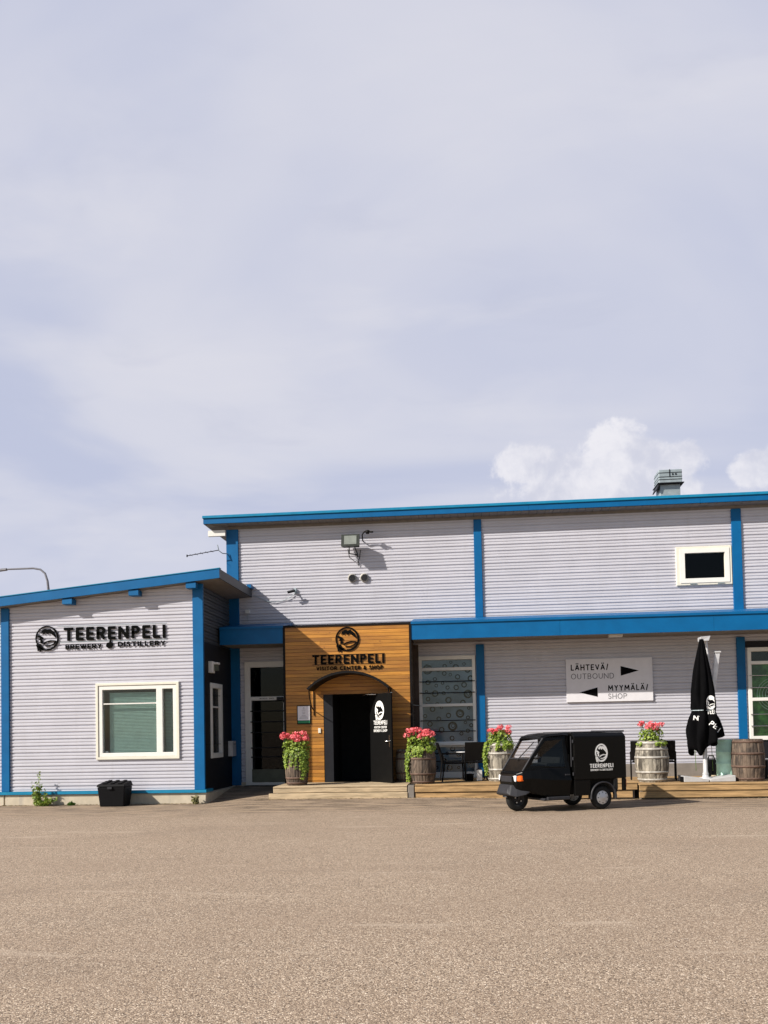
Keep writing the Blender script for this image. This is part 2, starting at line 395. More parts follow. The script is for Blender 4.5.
def tag(o, label=None, cat=None, group=None, kind=None):
    for k, v in (('label', label), ('category', cat), ('group', group), ('kind', kind)):
        if v: o[k] = v
    return o
def thing(name, label, cat, loc=(0, 0, 0), rz=0, group=None):
    o = bpy.data.objects.new(name, None); col.objects.link(o); o.empty_display_size = .2
    o.location = loc; o.rotation_euler = (0, 0, rz)
    return tag(o, label, cat, group)
def local(root):                      # world -> thing coordinates, for builders that think in world space
    mi = (Matrix.Translation(root.location) @ root.rotation_euler.to_matrix().to_4x4()).inverted()
    return lambda p: mi @ Vector(p)

def _arc(cx, cy, rx, ry, a0, a1, n=10): return [(cx + rx * math.cos(R(a0 + (a1 - a0) * k / n)), cy + ry * math.sin(R(a0 + (a1 - a0) * k / n))) for k in range(n + 1)]
_A = [[(0, 0), (.5, 1), (1, 0)], [(.2, .3), (.8, .3)]]
_P = [(0, 0), (0, 1), (.5, 1)] + _arc(.5, .74, .5, .26, 90, -90) + [(0, .48)]
GL = {'T': (.68, [[(0, 1), (1, 1)], [(.5, 1), (.5, 0)]]), 'E': (.56, [[(1, 1), (0, 1), (0, 0), (1, 0)], [(0, .5), (.86, .5)]]),
      'P': (.60, [_P]), 'R': (.64, [_P, [(.48, .48), (1, 0)]]), 'N': (.76, [[(0, 0), (0, 1), (1, 0), (1, 1)]]), 'L': (.52, [[(0, 1), (0, 0), (1, 0)]]),
      'I': (.0, [[(.5, 0), (.5, 1)]]), 'B': (.60, [[(.5, .52), (0, .52), (0, 1), (.5, 1)] + _arc(.5, .76, .42, .24, 90, -90), [(0, .52), (0, 0), (.5, 0)] + _arc(.5, .26, .5, .26, -90, 90)]),
      'W': (1.0, [[(0, 1), (.25, 0), (.5, 1), (.75, 0), (1, 1)]]), 'M': (.88, [[(0, 0), (.08, 1), (.5, .25), (.92, 1), (1, 0)]]),
      'Y': (.68, [[(0, 1), (.5, .48), (1, 1)], [(.5, .48), (.5, 0)]]), 'D': (.72, [[(0, 0), (0, 1), (.4, 1)] + _arc(.4, .5, .6, .5, 90, -90) + [(0, 0)]]),
      'S': (.54, [_arc(.5, .75, .45, .25, 20, 270) + _arc(.5, .25, .5, .25, 90, -160)]), 'V': (.72, [[(0, 1), (.5, 0), (1, 1)]]),
      'O': (.84, [_arc(.5, .5, .5, .5, 0, 360, 24)]), 'C': (.74, [_arc(.55, .5, .55, .5, 50, 310, 16)]), 'H': (.70, [[(0, 0), (0, 1)], [(1, 0), (1, 1)], [(0, .5), (1, .5)]]),
      'U': (.66, [[(0, 1), (0, .4)] + _arc(.5, .4, .5, .4, 180, 360) + [(1, 1)]]), 'A': (.76, _A), 'Ä': (.76, _A + [[(.26, 1.27), (.26, 1.28)], [(.74, 1.27), (.74, 1.28)]]),
      '/': (.38, [[(0, -.1), (1, 1.08)]]), '&': (.70, [[(1, .0), (.25, .72)] + _arc(.46, .80, .22, .2, 200, -20) + [(.2, .42)] + _arc(.4, .24, .4, .24, 150, 340)]),
      ' ': (.28, [])}
def stroke_text(s, weight=.2, gap=.16):
    """outline of a word in unit box coordinates: list of flat quads (x, z), heights 0..1"""
    quads = []; x = 0; h = weight / 2
    for ch in s:
        w_, lines = GL[ch]; w_ = max(w_, 0) + (weight if ch == 'I' else 0)
        for ln in lines:
            P = [Vector((x + h + u * max(0, w_ - weight), h + v * (1 - weight))) for u, v in ln]
            for k, (a, b_) in enumerate(zip(P[:-1], P[1:])):
                d = b_ - a
                if d.length < 1e-5: continue
                d.normalize(); n = Vector((-d.y, d.x)) * h
                ea = h if (k == 0 and len(P) < 12) else h * .45; eb = h if (k == len(P) - 2 and len(P) < 12) else h * .45
                if abs(d.x) > .15 and abs(d.y) > .15: ea = eb = h * .35
                quads.append([a - d * ea - n, b_ + d * eb - n, b_ + d * eb + n, a - d * ea + n])
        x += w_ + gap
    return quads, x - gap
def text(mb, s, x0, x1, z0, z1, y, t=.004, off=.0):     # faces -y, front at y; off sets the weight
    quads, W_ = stroke_text(s, .10 if off < 0 else .155 + off * 1.4, .20 if off < 0 else .19)
    for k, q in enumerate(quads):
        e = (k % 3) * .0006
        P = [(x0 + p.x / W_ * (x1 - x0), z0 + p.y * (z1 - z0)) for p in q]
        mb.add([(a, y + e, b) for a, b in P] + [(a, y + t - e * .3, b) for a, b in P], [(0, 1, 2, 3), (7, 6, 5, 4), (0, 4, 5, 1), (1, 5, 6, 2), (2, 6, 7, 3), (3, 7, 4, 0)])
    return mb
PLUME = [(-.52, .38), (-.42, .62), (-.15, .76), (.05, .70), (.30, .74), (.58, .52), (.74, .20), (.80, -.02), (.60, .16), (.42, .30), (.20, .46), (.02, .32), (-.12, .50), (-.28, .34), (-.38, .44)]
BEAK = [(-.95, .22), (-.66, .26), (-.40, .12), (-.32, -.02), (-.46, -.10), (-.34, -.26), (-.42, -.40), (-.62, -.36), (-.56, -.18), (-.72, -.08), (-.62, .02), (-.74, .10)]
TAIL = [(-.95, -.52), (-.80, -.38), (-.72, -.52), (-.60, -.40), (-.50, -.62), (-.30, -.72), (-.36, -.98), (-.50, -.88), (-.56, -1.10), (-.68, -.92), (-.82, -1.02), (-.84, -.80)]
LEAF = [(-.30, -.52), (-.05, -.36), (.35, -.26), (.80, -.30), (.76, -.20), (.32, -.16), (-.10, -.26), (-.36, -.44)]
LEAF2 = [(.80, -.30), (.62, -.52), (.25, -.66), (-.15, -.66), (-.15, -.58), (.22, -.57), (.55, -.45), (.70, -.30)]
def emblem(mb, cx, cz, rx, rz, y, t=.004, thick=.10):
    k = rz
    b = MB()
    b.ring(0, 0, 1 - thick, 1.0, y, y + t, 44, R(-140), R(205))
    b.ring(0.04, -0.02, .93 - thick, .97, y + t * .1, y + t * .9, 30, R(-95), R(60))
    for p in (PLUME, BEAK, TAIL, LEAF, LEAF2): b.poly(p, y, y + t)
    return mb.add([(cx + a * rx, d, cz + e * rz) for a, d, e in b.v], b.f)

# ---------------------------------------------------------------- ground
def ss(a, b, x):
    t = max(0., min(1., (x - a) / (b - a))); return t * t * (3 - 2 * t)
def gz(x, y):
    z = .085 * (1 - ss(-1.5, 3.2, x)) * ss(17.5, 20.2, y) * ss(-6.3, -5.0, x)
    z += .15 * ss(20.4, 23.0, y) * (1 - ss(-4.9, -4.1, x)) * ss(-7.5, -6.3, x) + .085 * (1 - ss(-6.3, -5.0, x)) * ss(20.4, 23, y) * ss(-7.5, -6.3, x)
    return z
def axis(lo, hi, step, far):
    a = []; x = lo
    while x < hi + 1e-6: a.append(x); x += step
    k = step
    pre = []; x = lo
    while x > -far: k *= 1.45; x -= k; pre.append(x)
    k = step; post = []; x = hi
    while x < far: k *= 1.45; x += k; post.append(x)
    return pre[::-1] + a + post
gx = axis(-14, 14, .25, 900); gy = axis(-2, 26, .25, 900)
vs = []
for y in gy:
    for x in gx:
        n_ = noise.noise(Vector((x * .35, y * .35, 0))) * .012 * ss(3, 6, y) * (1 - ss(19.0, 20.5, y)) if abs(x) < 30 and -5 < y < 30 else 0
        vs.append((x, y, gz(x, y) + n_))
nx = len(gx)
fs = [(j * nx + i, j * nx + i + 1, (j + 1) * nx + i + 1, (j + 1) * nx + i) for j in range(len(gy) - 1) for i in range(nx - 1)]
tag(MB().add(vs, fs, True).build('ground', 'ground'), kind='structure')

# ---------------------------------------------------------------- buildings
PITCH = .159
PROF = [(0, 0), (.040, 0), (.045, .013), (.054, .013), (.076, 0), (.116, 0), (.122, .026), (.131, .026), (.159, 0)]
def siding(mb, x0, x1, z0, z1, y, holes=(), top=None):
    zb = {z0, z1}
    for h in holes: zb |= {h[2], h[3]}
    rows = []
    z = z0 - .03
    while z < z1:
        for (a, da), (b, db) in zip(PROF[:-1], PROF[1:]):
            lo, hi = z + a, z + b
            cuts = [lo] + sorted(q for q in zb if lo + 1e-5 < q < hi - 1e-5) + [hi]
            for c, d in zip(cuts[:-1], cuts[1:]):
                if c >= z0 - 1e-6 and d <= z1 + 1e-6:
                    rows.append((c, d, da + (db - da) * (c - lo) / (hi - lo), da + (db - da) * (d - lo) / (hi - lo)))
        z += PITCH
    for c, d, yc, yd in rows:
        mid = (c + d) / 2
        iv = [(x0, x1)]
        for h in holes:
            if h[2] < mid < h[3]:
                nw = []
                for a, b in iv:
                    if h[1] <= a or h[0] >= b: nw.append((a, b)); continue
                    if a < h[0]: nw.append((a, h[0]))
                    if h[1] < b: nw.append((h[1], b))
                iv = nw
        for a, b in iv:
            ac, ad = a, a
            if top:      # z <= k*x + q
                k, q = top; ac = max(a, (c - q) / k); ad = max(a, (d - q) / k)
                if ac >= b: continue
                ad = min(ad, b)
            mb.add([(ac, y + yc, c), (b, y + yc, c), (b, y + yd, d), (ad, y + yd, d)], [(0, 1, 2, 3)])
    return mb

def window(parent, x0, x1, z0, z1, yf, fw, panes, mat='white', gl='glass', depth=.10, proud=.035, ymap=None, name='window', inner=True):
    xf = ymap
    f = MB(xf).plate(x0, x1, z0, z1, panes, yf - proud, yf + depth).build(name, mat, parent, bevel=.006)
    if inner:
        for p in panes:
            e = .03
            MB(xf).plate(p[0] + .002, p[1] - .002, p[2] + .002, p[3] - .002, [(p[0] + e, p[1] - e, p[2] + e, p[3] - e)], yf - proud + .02, yf + .07).build('sash', mat, f, bevel=.004)
    g_ = MB(xf)
    for p in panes: g_.box(p[0] + .004, p[1] - .004, yf + .03, yf + .036, p[2] + .004, p[3] - .004)
    g_.build('glass', gl, f)
    return f

# ---- left wing
YL, YM, YC = 20.4, 23.15, 21.95
wing = thing('office_wing', 'low grey corrugated office wing with blue posts and sloping blue roof at left', 'building', (-8.8, YL, 0))
Lw = local(wing)
tk, tq = .0915, 5.135 + .0915 * 6.37      # roof underside: z = tk*x + tq
hole_w = (-8.80, -6.88, 1.10, 2.80)
siding(MB(Lw), -16, -6.36, .33, 5.2, YL, [hole_w], (tk, tq)).build('wall_cladding', 'siding', wing)
# side wall facing east: dark panels below, darker corrugated sheet above
SX = -6.36
def side_xf(p): return Lw((SX - p[1], p[0], p[2]))       # x along depth, y out of wall
hs = (21.2, 22.19, 1.02, 2.85)
s_ = MB(side_xf); s_.plate(YL + .02, YM, .24, 3.80, [(21.26, 22.13, 1.08, 2.79)], -.02, .10); s_.build('side_panel', 'panel_dark', wing)
siding(MB(side_xf), YL + .02, YM, 3.80, 5.12, 0.0, ()).build('side_cladding', 'siding_dark', wing)
jb = MB(side_xf)
for z in (1.35, 2.55): jb.box(YL + .2, 23.0, -.024, -.0215, z, z + .012)
jb.build('panel_joint', 'trim_black', wing)
sw = MB(side_xf).plate(21.2, 22.19, 1.02, 2.85, [(21.32, 22.07, 1.14, 2.73)], -.05, .08).build('side_window', 'white', wing, bevel=.006)
MB(side_xf).box(21.325, 22.065, .03, .036, 1.145, 2.725).build('glass', 'glass_dark', sw)
MB(side_xf).box(21.325, 22.065, -.01, .02, 2.25, 2.29).build('transom', 'white', sw)
# rest of the shell (back, far side, inner lining)
MB(Lw).box(-15.9, -6.5, 32, 32.1, 0, 5.0).build('rear_wall', 'siding', wing)
MB(Lw).box(-16, -15.9, YL + .1, 32, 0, 4.1).build('end_wall', 'siding', wing)
MB(Lw).box(-6.46, -6.44, YM + .1, 32, 0, 5.0).build('inner_wall', 'interior', wing)
MB(Lw).box(-15.9, -6.5, YL + .2, 31.9, .25, .30).build('floor_slab', 'interior', wing)
pl = MB(Lw); pl.box(-16, -11.13, YL - .02, YL + .3, -.3, .255); pl.box(-11.105, -6.22, YL - .02, YL + .3, -.3, .255); pl.box(-6.5, -6.22, YL + .302, YM, -.3, .235)
pl.build('plinth', 'plinth', wing, bevel=.012)
bb = MB(Lw); bb.box(-16, -6.20, YL - .07, YL + .05, .258, .325); bb.box(-6.36, -6.20, YL + .052, YL + .5, .258, .325); bb.build('base_flashing', 'blue_light', wing)
for (a, b) in ((-11.18, -10.98), (-6.485, -6.235)):
    MB(Lw).box(a, b, YL - .045, YL + .03, .327, tk * (a) + tq - .005).build('corner_post', 'blue', wing, bevel=.006)
# roof: deck, fascia, soffit, rafter tails
def sl(x): return tk * x + tq
RX0, RX1, RY0, RY1 = -17, -5.76, 20.10, 32.3
rf = MB(Lw).hexa([(RX0, RY0 + .05, sl(RX0) + .03), (RX1 - .03, RY0 + .05, sl(RX1) + .03), (RX1 - .03, RY1, sl(RX1) + .03), (RX0, RY1, sl(RX0) + .03),
                  (RX0, RY0 + .05, sl(RX0) + .20), (RX1 - .03, RY0 + .05, sl(RX1) + .20), (RX1 - .03, RY1, sl(RX1) + .20), (RX0, RY1, sl(RX0) + .20)]).build('roof', 'roofing', wing)
fa = MB(Lw)
fa.hexa([(RX0, RY0, sl(RX0) + .0), (RX1, RY0, sl(RX1)), (RX1, RY0 + .045, sl(RX1)), (RX0, RY0 + .045, sl(RX0)),
         (RX0, RY0, sl(RX0) + .215), (RX1, RY0, sl(RX1) + .215), (RX1, RY0 + .045, sl(RX1) + .215), (RX0, RY0 + .045, sl(RX0) + .215)])
fa.build('fascia', 'blue', rf)
fa = MB(Lw); fa.hexa([(RX1 - .028, RY0 + .047, sl(RX1)), (RX1, RY0 + .047, sl(RX1)), (RX1, YM + .02, sl(RX1)), (RX1 - .028, YM + .02, sl(RX1)),
         (RX1 - .028, RY0 + .047, sl(RX1) + .215), (RX1, RY0 + .047, sl(RX1) + .215), (RX1, YM + .02, sl(RX1) + .215), (RX1 - .028, YM + .02, sl(RX1) + .215)])
fa.build('verge_fascia', 'siding_dark', rf)
cp = MB(Lw); cp.hexa([(RX0, RY0 - .015, sl(RX0) + .217), (RX1 + .015, RY0 - .015, sl(RX1) + .217), (RX1 + .015, RY0 + .12, sl(RX1) + .217), (RX0, RY0 + .12, sl(RX0) + .217),
         (RX0, RY0 - .015, sl(RX0) + .235), (RX1 + .015, RY0 - .015, sl(RX1) + .235), (RX1 + .015, RY0 + .12, sl(RX1) + .235), (RX0, RY0 + .12, sl(RX0) + .235)])
cp.build('drip_edge', 'blue_light', rf)
MB(Lw).box(RX1 - .06, RX1 + .05, YM - .3, YM - .01, sl(RX1) + .2, sl(RX1) + .29).build('upstand', 'blue', rf)
so_ = MB(Lw)
y = RY0 + .05
while y < YM - .02:
    y2 = min(y + .145, YM - .01)
    so_.hexa([(RX0, y, sl(RX0) + .002), (RX1 - .03, y, sl(RX1) + .002), (RX1 - .03, y2, sl(RX1) + .002), (RX0, y2, sl(RX0) + .002),
              (RX0, y, sl(RX0) + .028), (RX1 - .03, y, sl(RX1) + .028), (RX1 - .03, y2, sl(RX1) + .028), (RX0, y2, sl(RX0) + .028)]); y += .15
so_.build('soffit', 'soffit', rf)
for xc in (-12.6, -11.05, -9.42, -7.81, -6.44):
    if xc == -11.05: continue
    MB(Lw).box(xc - .125, xc + .115, RY0 + .03, YL - .04, sl(xc) - .145, sl(xc - .13) - .004).build('rafter_tail', 'blue', wing, bevel=.004)
# big window with blinds
wf = MB(Lw).plate(-8.85, -6.835, 1.05, 2.845, [(-8.79, -6.90, 1.11, 2.785)], YL - .04, YL + .1).build('window', 'cream', wing, bevel=.006)
MB(Lw).plate(-8.788, -6.902, 1.112, 2.783, [(-8.69, -7.385, 1.205, 2.685), (-7.235, -6.985, 1.205, 2.685)], YL - .02, YL + .1).build('frame', 'white', wf, bevel=.008)
MB(Lw).box(-8.69, -7.385, YL + .0, YL + .03, 2.345, 2.372).build('glazing_bar', 'white', wf)
gg = MB(Lw); gg.box(-8.70, -7.375, YL + .035, YL + .041, 1.19, 2.70); gg.box(-7.245, -6.975, YL + .035, YL + .041, 1.19, 2.70); gg.build('glass', 'glass', wf)
bl = MB(Lw)
z = 1.20
while z < 2.62:
    bl.hexa([(-8.58, YL + .13, z), (-7.40, YL + .13, z), (-7.40, YL + .155, z + .030), (-8.58, YL + .155, z + .030), (-8.58, YL + .131, z + .002), (-7.40, YL + .131, z + .002), (-7.40, YL + .156, z + .032), (-8.58, YL + .156, z + .032)])
    bl.hexa([(-7.24, YL + .16, z), (-6.98, YL + .16, z), (-6.98, YL + .185, z + .018), (-7.24, YL + .185, z + .018), (-7.24, YL + .161, z + .002), (-6.98, YL + .161, z + .002), (-6.98, YL + .186, z + .020), (-7.24, YL + .186, z + .020)])
    z += .034
bl.build('blind', 'blind', wf)
MB(Lw).box(-8.66, -7.39, YL + .12, YL + .17, 2.63, 2.66).build('blind_rail', 'grey_panel', wf)
MB(Lw).box(-8.66, -8.60, YL + .06, YL + .12, 1.205, 1.25).build('sill_box', 'white', wf)

# ---- main hall
hall = thing('brewery_hall', 'tall grey corrugated brewery hall with blue roof edge, posts and canopy', 'building', (0, YM, 0))
H = local(hall)
XE = 15.0
holes = [(-5.98, -4.8, .2, 3.48), (-3.60, -2.50, .25, 2.60), (-1.38, .03, .32, 3.49), (6.78, 9.2, .32, 3.50), (5.22, 6.42, 5.18, 6.0)]
siding(MB(H), -6.36, XE, .33, 7.0, YM, holes).build('wall_cladding', 'siding', hall)
MB(H).box(-6.36, XE, YM - .03, YM + .08, .05, .325).build('plinth', 'plinth', hall)
MB(H).box(3.5, 6.5, YM - .05, YM - .031, .33, .66).build('base_panel', 'soffit', hall)
MB(H).box(-6.36, -6.30, YM + .03, 44, .2, 7.05).build('end_wall', 'siding', hall)
MB(H).box(XE - .1, XE, YM + .03, 44, 0, 7.05).build('end_wall', 'siding', hall)
MB(H).box(-6.36, XE, 44, 44.1, 0, 7.1).build('rear_wall', 'siding', hall)
MB(H).box(-6.2, XE - .1, YM + .10, 43.9, .20, .29).build('floor_slab', 'interior', hall)
MB(H).box(-6.2, XE - .1, YM + .9, YM + .95, .3, 7.0).build('inner_wall', 'interior', hall)
for a, b, z0, z1 in ((-6.42, -6.10, .25, 6.99), (.075, .285, .31, 3.77), (.085, .285, 4.47, 6.99), (6.50, 6.735, 4.44, 6.99), (6.53, 6.735, .31, 3.77), (11.9, 12.1, .31, 3.77), (11.9, 12.1, 4.44, 6.99)):
    MB(H).box(a, b, YM - .05, YM + .03, z0, z1).build('wall_post', 'blue', hall, bevel=.006)
# roof
MX0, MX1, MY0 = -6.93, XE + .5, 22.75
mr = MB(H).box(MX0 + .03, MX1, MY0 + .05, 44.5, 7.10, 7.27).build('roof', 'roofing', hall)
f_ = MB(H); xx = MX0
while xx < MX1 - .05: f_.box(xx + .002, min(xx + 4.2, MX1) - .002, MY0, MY0 + .045, 7.09, 7.225); xx += 4.2
f_.build('fascia', 'blue', mr)
MB(H).box(MX0 - .02, MX1, MY0 - .03, MY0 + .10, 7.228, 7.30).build('eaves_trim', 'blue_light', mr, bevel=.008)
MB(H).box(MX0, MX0 + .028, MY0 + .047, 44.5, 7.09, 7.28).build('verge_fascia', 'blue', mr)
s_ = MB(H); x = MX0 + .03
while x < MX1 - .2:
    s_.box(x, x + .19, MY0 + .05, YM + .02, 7.072, 7.098); x += .2
x = MY0 + .45
while x < 30: s_.box(MX0 + .03, -6.36, x, x + .14, 7.072, 7.098); x += .15
s_.build('soffit', 'soffit', mr)
MB(H).box(-6.36, XE, YM - .02, YM + .03, 7.0, 7.07).build('wall_head', 'soffit', hall)
MB(H).box(-6.86, -6.40, 22.93, 23.02, 6.80, 6.95).build('eaves_bracket', 'white', hall)
# roof ventilation unit
rv = MB(H).box(5.05, 5.58, 24.4, 24.9, 7.25, 8.02).build('roof_ventilator', 'galv', hall, bevel=.01)
rh = MB(H); rh.box(5.02, 5.62, 24.34, 24.95, 8.04, 8.40); rh.build('ventilator_head', 'galv', rv, bevel=.012)
rb = MB(H)
for z in (8.13, 8.20, 8.31): rb.box(5.015, 5.625, 24.33, 24.96, z, z + .012)
rb.box(4.98, 5.66, 24.28, 25.0, 8.022, 8.042); rb.box(5.29, 5.31, 24.325, 24.338, 8.2, 8.4); rb.box(5.36, 5.40, 24.325, 24.338, 8.25, 8.29); rb.box(5.44, 5.48, 24.325, 24.338, 8.25, 8.29); rb.build('louvre', 'grey_panel', rv)
rb = MB(H); rb.hexa([(4.95, 24.3, 7.88), (4.98, 24.3, 7.88), (4.98, 24.9, 7.88), (4.95, 24.9, 7.88), (5.0, 24.3, 8.018), (5.03, 24.3, 8.018), (5.03, 24.9, 8.018), (5.0, 24.9, 8.018)]); rb.build('rain_flap', 'grey_panel', rv)
# canopy ledge along the hall
for (a, b) in ((-6.30, -4.68), (-1.50, XE)):
    c_ = MB(H); c_.hexa([(a, YC + .02, 3.875), (b, YC + .02, 3.875), (b, YM - .055, 3.875), (a, YM - .055, 3.875), (a, YC + .02, 4.26), (b, YC + .02, 4.26), (b, YM - .055, 4.42), (a, YM - .055, 4.42)])
    led = c_.build('canopy', 'blue', hall)
    f_ = MB(H); xx = a
    while xx < b - .05: f_.box(xx + .002, min(xx + 3.6, b) - .002, YC, YC + .018, 3.825, 4.20); xx += 3.6
    f_.build('fascia', 'blue', led)
    t_ = MB(H); t_.hexa([(a, YC - .03, 4.205), (b, YC - .03, 4.205), (b, YM - .052, 4.43), (a, YM - .052, 4.43), (a, YC - .03, 4.265), (b, YC - .03, 4.265), (b, YM - .052, 4.47), (a, YM - .052, 4.47)])
    t_.build('roof_sheet', 'blue', led)
    s_ = MB(H); y = YC + .02
    while y < YM - .08: s_.box(a + .01, b, y, min(y + .13, YM - .06), 3.84, 3.87); y += .137
    s_.build('soffit', 'soffit', led)
# strip window with bubble film
wx0, wx1 = -1.40, .05
sw_ = MB(H).plate(wx0, wx1, 1.22, 3.50, [(wx0 + .08, wx1 - .08, 1.30, 2.20), (wx0 + .08, wx1 - .08, 2.27, 3.12), (wx0 + .08, wx1 - .08, 3.20, 3.40)], YM - .06, YM + .06).build('window', 'white', hall, bevel=.006)
MB(H).plate(wx0, wx1, .32, 1.215, [(wx0 + .06, wx1 - .06, .52, 1.16)], YM - .03, YM + .06).build('lower_frame', 'white', sw_)
MB(H).box(wx0 - .02, wx1 + .03, YM - .12, YM - .062, 1.205, 1.26).build('sill', 'white', sw_)
MB(H).box(wx0 + .05, wx1 - .05, YM + .02, YM + .026, .5, 3.42).build('glass', 'glass', sw_)
MB(H).box(wx0 + .05, wx1 - .05, YM + .03, YM + .04, .5, 3.42).build('film', 'film', sw_)
rg = MB(H); r2 = random.Random(11); placed = []
for q in range(900):
    r_ = r2.choice((.045, .05, .06, .07, .08, .12)) * r2.uniform(.85, 1.1)
    cx_, cz_ = r2.uniform(wx0 + .12, wx1 - .12), r2.uniform(.6, 3.35)
    if all((cx_ - a) ** 2 + (cz_ - b) ** 2 > (r_ + c + .05) ** 2 for a, b, c in placed):
        placed.append((cx_, cz_, r_)); rg.ring(cx_, cz_, r_ * .58, r_, YM + .027, YM + .0285, 20)
        if r_ > .09: rg.ring(cx_ + .01, cz_ + .01, r_ * .3, r_ * .45, YM + .027, YM + .0285, 16)
    if len(placed) > 62: break
rg.build('bubble_print', 'film_ring', sw_)
for z in (2.84, 2.55, 1.84, 1.56, .80):
    MB(H).tube([(wx0 + .02, YM - .085, z), (wx1 - .02, YM - .085, z)], .011, 8).build('guard_bar', 'trim_black', sw_)
# right window, green poster behind
vx0, vx1 = 6.78, 9.3
MB(H).box(6.74, 9.4, YM - .045, YM + .02, 3.505, 3.66).build('window_header', 'panel_dark', hall)
sv = MB(H).plate(vx0, vx1, 1.20, 3.50, [(vx0 + .09, 8.0, 1.30, 2.17), (vx0 + .09, 8.0, 2.25, 3.08), (vx0 + .09, 8.0, 3.16, 3.40), (8.1, vx1 - .08, 1.3, 2.17), (8.1, vx1 - .08, 2.25, 3.08), (8.1, vx1 - .08, 3.16, 3.40)], YM - .06, YM + .06).build('window', 'white', hall, bevel=.006)
MB(H).box(vx0, vx1, YM - .02, YM + .06, .33, 1.195).build('lower_panel', 'panel_dark', sv)
MB(H).box(vx0 + .05, vx1 - .05, YM + .02, YM + .026, 1.25, 3.42).build('glass', 'glass', sv)
MB(H).box(vx0 + .05, vx1 - .05, YM + .05, YM + .06, 1.25, 3.12).build('poster', 'green_poster', sv)
pr = MB(H)
for r_ in (.20, .27, .34, .40): pr.ring(7.42, 2.33, r_, r_ + .014, YM + .046, YM + .049, 40)
for r_ in (.10, .16, .23): pr.ring(7.55, 1.72, r_, r_ + .014, YM + .046, YM + .049, 32)
for z in (2.28, 2.38): pr.box(7.25, 7.6, YM + .046, YM + .049, z, z + .015)
pr.build('poster_print', 'pale_print', sv)
for z in (2.80, 2.50, 1.84, 1.55):
    MB(H).tube([(vx0 + .03, YM - .085, z), (vx1, YM - .085, z)], .011, 8).build('guard_bar', 'chrome', sv)
# upper window
uw = MB(H).plate(5.125, 6.485, 5.10, 6.075, [(5.34, 6.31, 5.275, 5.91)], YM - .05, YM + .1).build('window', 'cream', hall, bevel=.01)
MB(H).plate(5.22, 6.42, 5.16, 6.02, [(5.337, 6.313, 5.272, 5.913)], YM - .066, YM - .0505).build('sash', 'white', uw)
MB(H).box(5.33, 6.32, YM + .02, YM + .026, 5.26, 5.92).build('glass', 'glass_dark', uw)
for a in (5.45, 6.12): MB(H).box(a, a + .16, YM - .075, YM - .051, 5.125, 5.145).build('hinge', 'galv', uw)
# vents in the wall
for cx_ in (-3.085, -2.764):
    vt = MB(H).lathe([(YM - .05, .0), (YM - .05, .112), (YM + .02, .112)], 28, (cx_, 0, 5.595), True, 'y').build('wall_vent', 'hoop_pale', hall)
    k = MB(H)
    for i in range(-3, 4):
        hw = math.sqrt(max(.0001, .088 ** 2 - (i * .025) ** 2)); k.box(cx_ - hw, cx_ + hw, YM - .065, YM - .052, 5.595 + i * .025 - .009, 5.595 + i * .025 + .009)
    k.build('vent_grille', 'grey_panel', vt)
# side door, left of the portal
dr = MB(H).plate(-5.98, -4.80, .25, 3.48, [(-5.83, -4.9, 2.56, 3.33), (-5.80, -4.9, .32, 2.46)], YM - .04, YM + .06).build('side_door_frame', 'white', hall, bevel=.005)
MB(H).box(-5.85, -4.85, YM + .02, YM + .026, 2.54, 3.35).build('transom_glass', 'glass_dark', dr)
sdoor = MB(H).plate(-5.79, -4.91, .33, 2.45, [(-5.74, -4.97, .66, 2.43)], YM - .005, YM + .045).build('side_door', 'black_paint', hall)
MB(H).box(-5.75, -4.96, YM + .02, YM + .026, .65, 2.44).build('glass', 'glass_dark', sdoor)
MB(H).box(-5.81, -4.90, YM - .045, YM - .008, .33, .66).build('kick_plate', 'kick', sdoor)
MB(H).box(-4.96, -4.92, YM - .03, YM - .007, 1.0, 2.4).build('edge_strip', 'white', sdoor)
for z in (.98, 1.22, 1.62, 1.90, 2.18):
    MB(H).tube([(-5.83, YM - .06, z), (-4.9, YM - .06, z)], .014, 8).build('guard_bar', 'grey_panel', sdoor)
MB(H).box(-5.12, -4.95, YM - .10, YM - .045, 2.46, 2.54).build('door_closer', 'grey_panel', dr)
t_ = MB(H); text(t_, 'MYYMÄLÄ', -5.58, -5.38, 2.49, 2.525, YM - .044, .003); text(t_, 'SHOP', -5.33, -5.2, 2.49, 2.525, YM - .044, .003); t_.build('door_lettering', 'letters', dr)
MB(H).box(-5.98, -4.80, YM - .25, YM - .045, .17, .245).build('door_step', 'grey_panel', hall)
# ---- portal
PX0, PX1, PZ1 = -4.67, -1.52, 4.24
pt = MB(H); z = .33; BH = .088
oa, ob, oz = -3.46, -2.50, 2.53
while z < PZ1 - .03:
    z2 = min(z + BH - .007, PZ1 - .03)
    segs = [(PX0 + .03, PX1 - .03)] if z > oz else [(PX0 + .03, -3.70), (-2.50, PX1 - .03)]
    for a, b in segs:
        cuts = [a]
        if b - a > 2 and rnd.random() < .6: cuts.append(rnd.uniform(a + .6, b - .6))
        cuts.append(b)
        for c, d in zip(cuts[:-1], cuts[1:]): pt.box(c + .001, d - .001, YC, YC + .022, z, z2)
    z += BH
portal = pt.build('portal_boards', 'boards', hall)
bk = MB(H); bk.plate(PX0 + .01, PX1 - .01, .3, PZ1 - .01, [(-3.70, -2.50, .2, 2.53)], YC + .024, YC + .06); bk.build('backing_board', 'trim_black', portal)
pb = MB(H); z = .33
while z < PZ1 - .03:
    z2 = min(z + BH - .007, PZ1 - .03); pb.box(PX1 - .022, PX1, YC + .04, YM - .06, z, z2); z += BH
pb.build('side_boards', 'brown_wood', portal)
MB(H).box(PX0, PX0 + .02, YC + .03, YM - .06, .3, PZ1).build('side_wall', 'trim_black', portal)
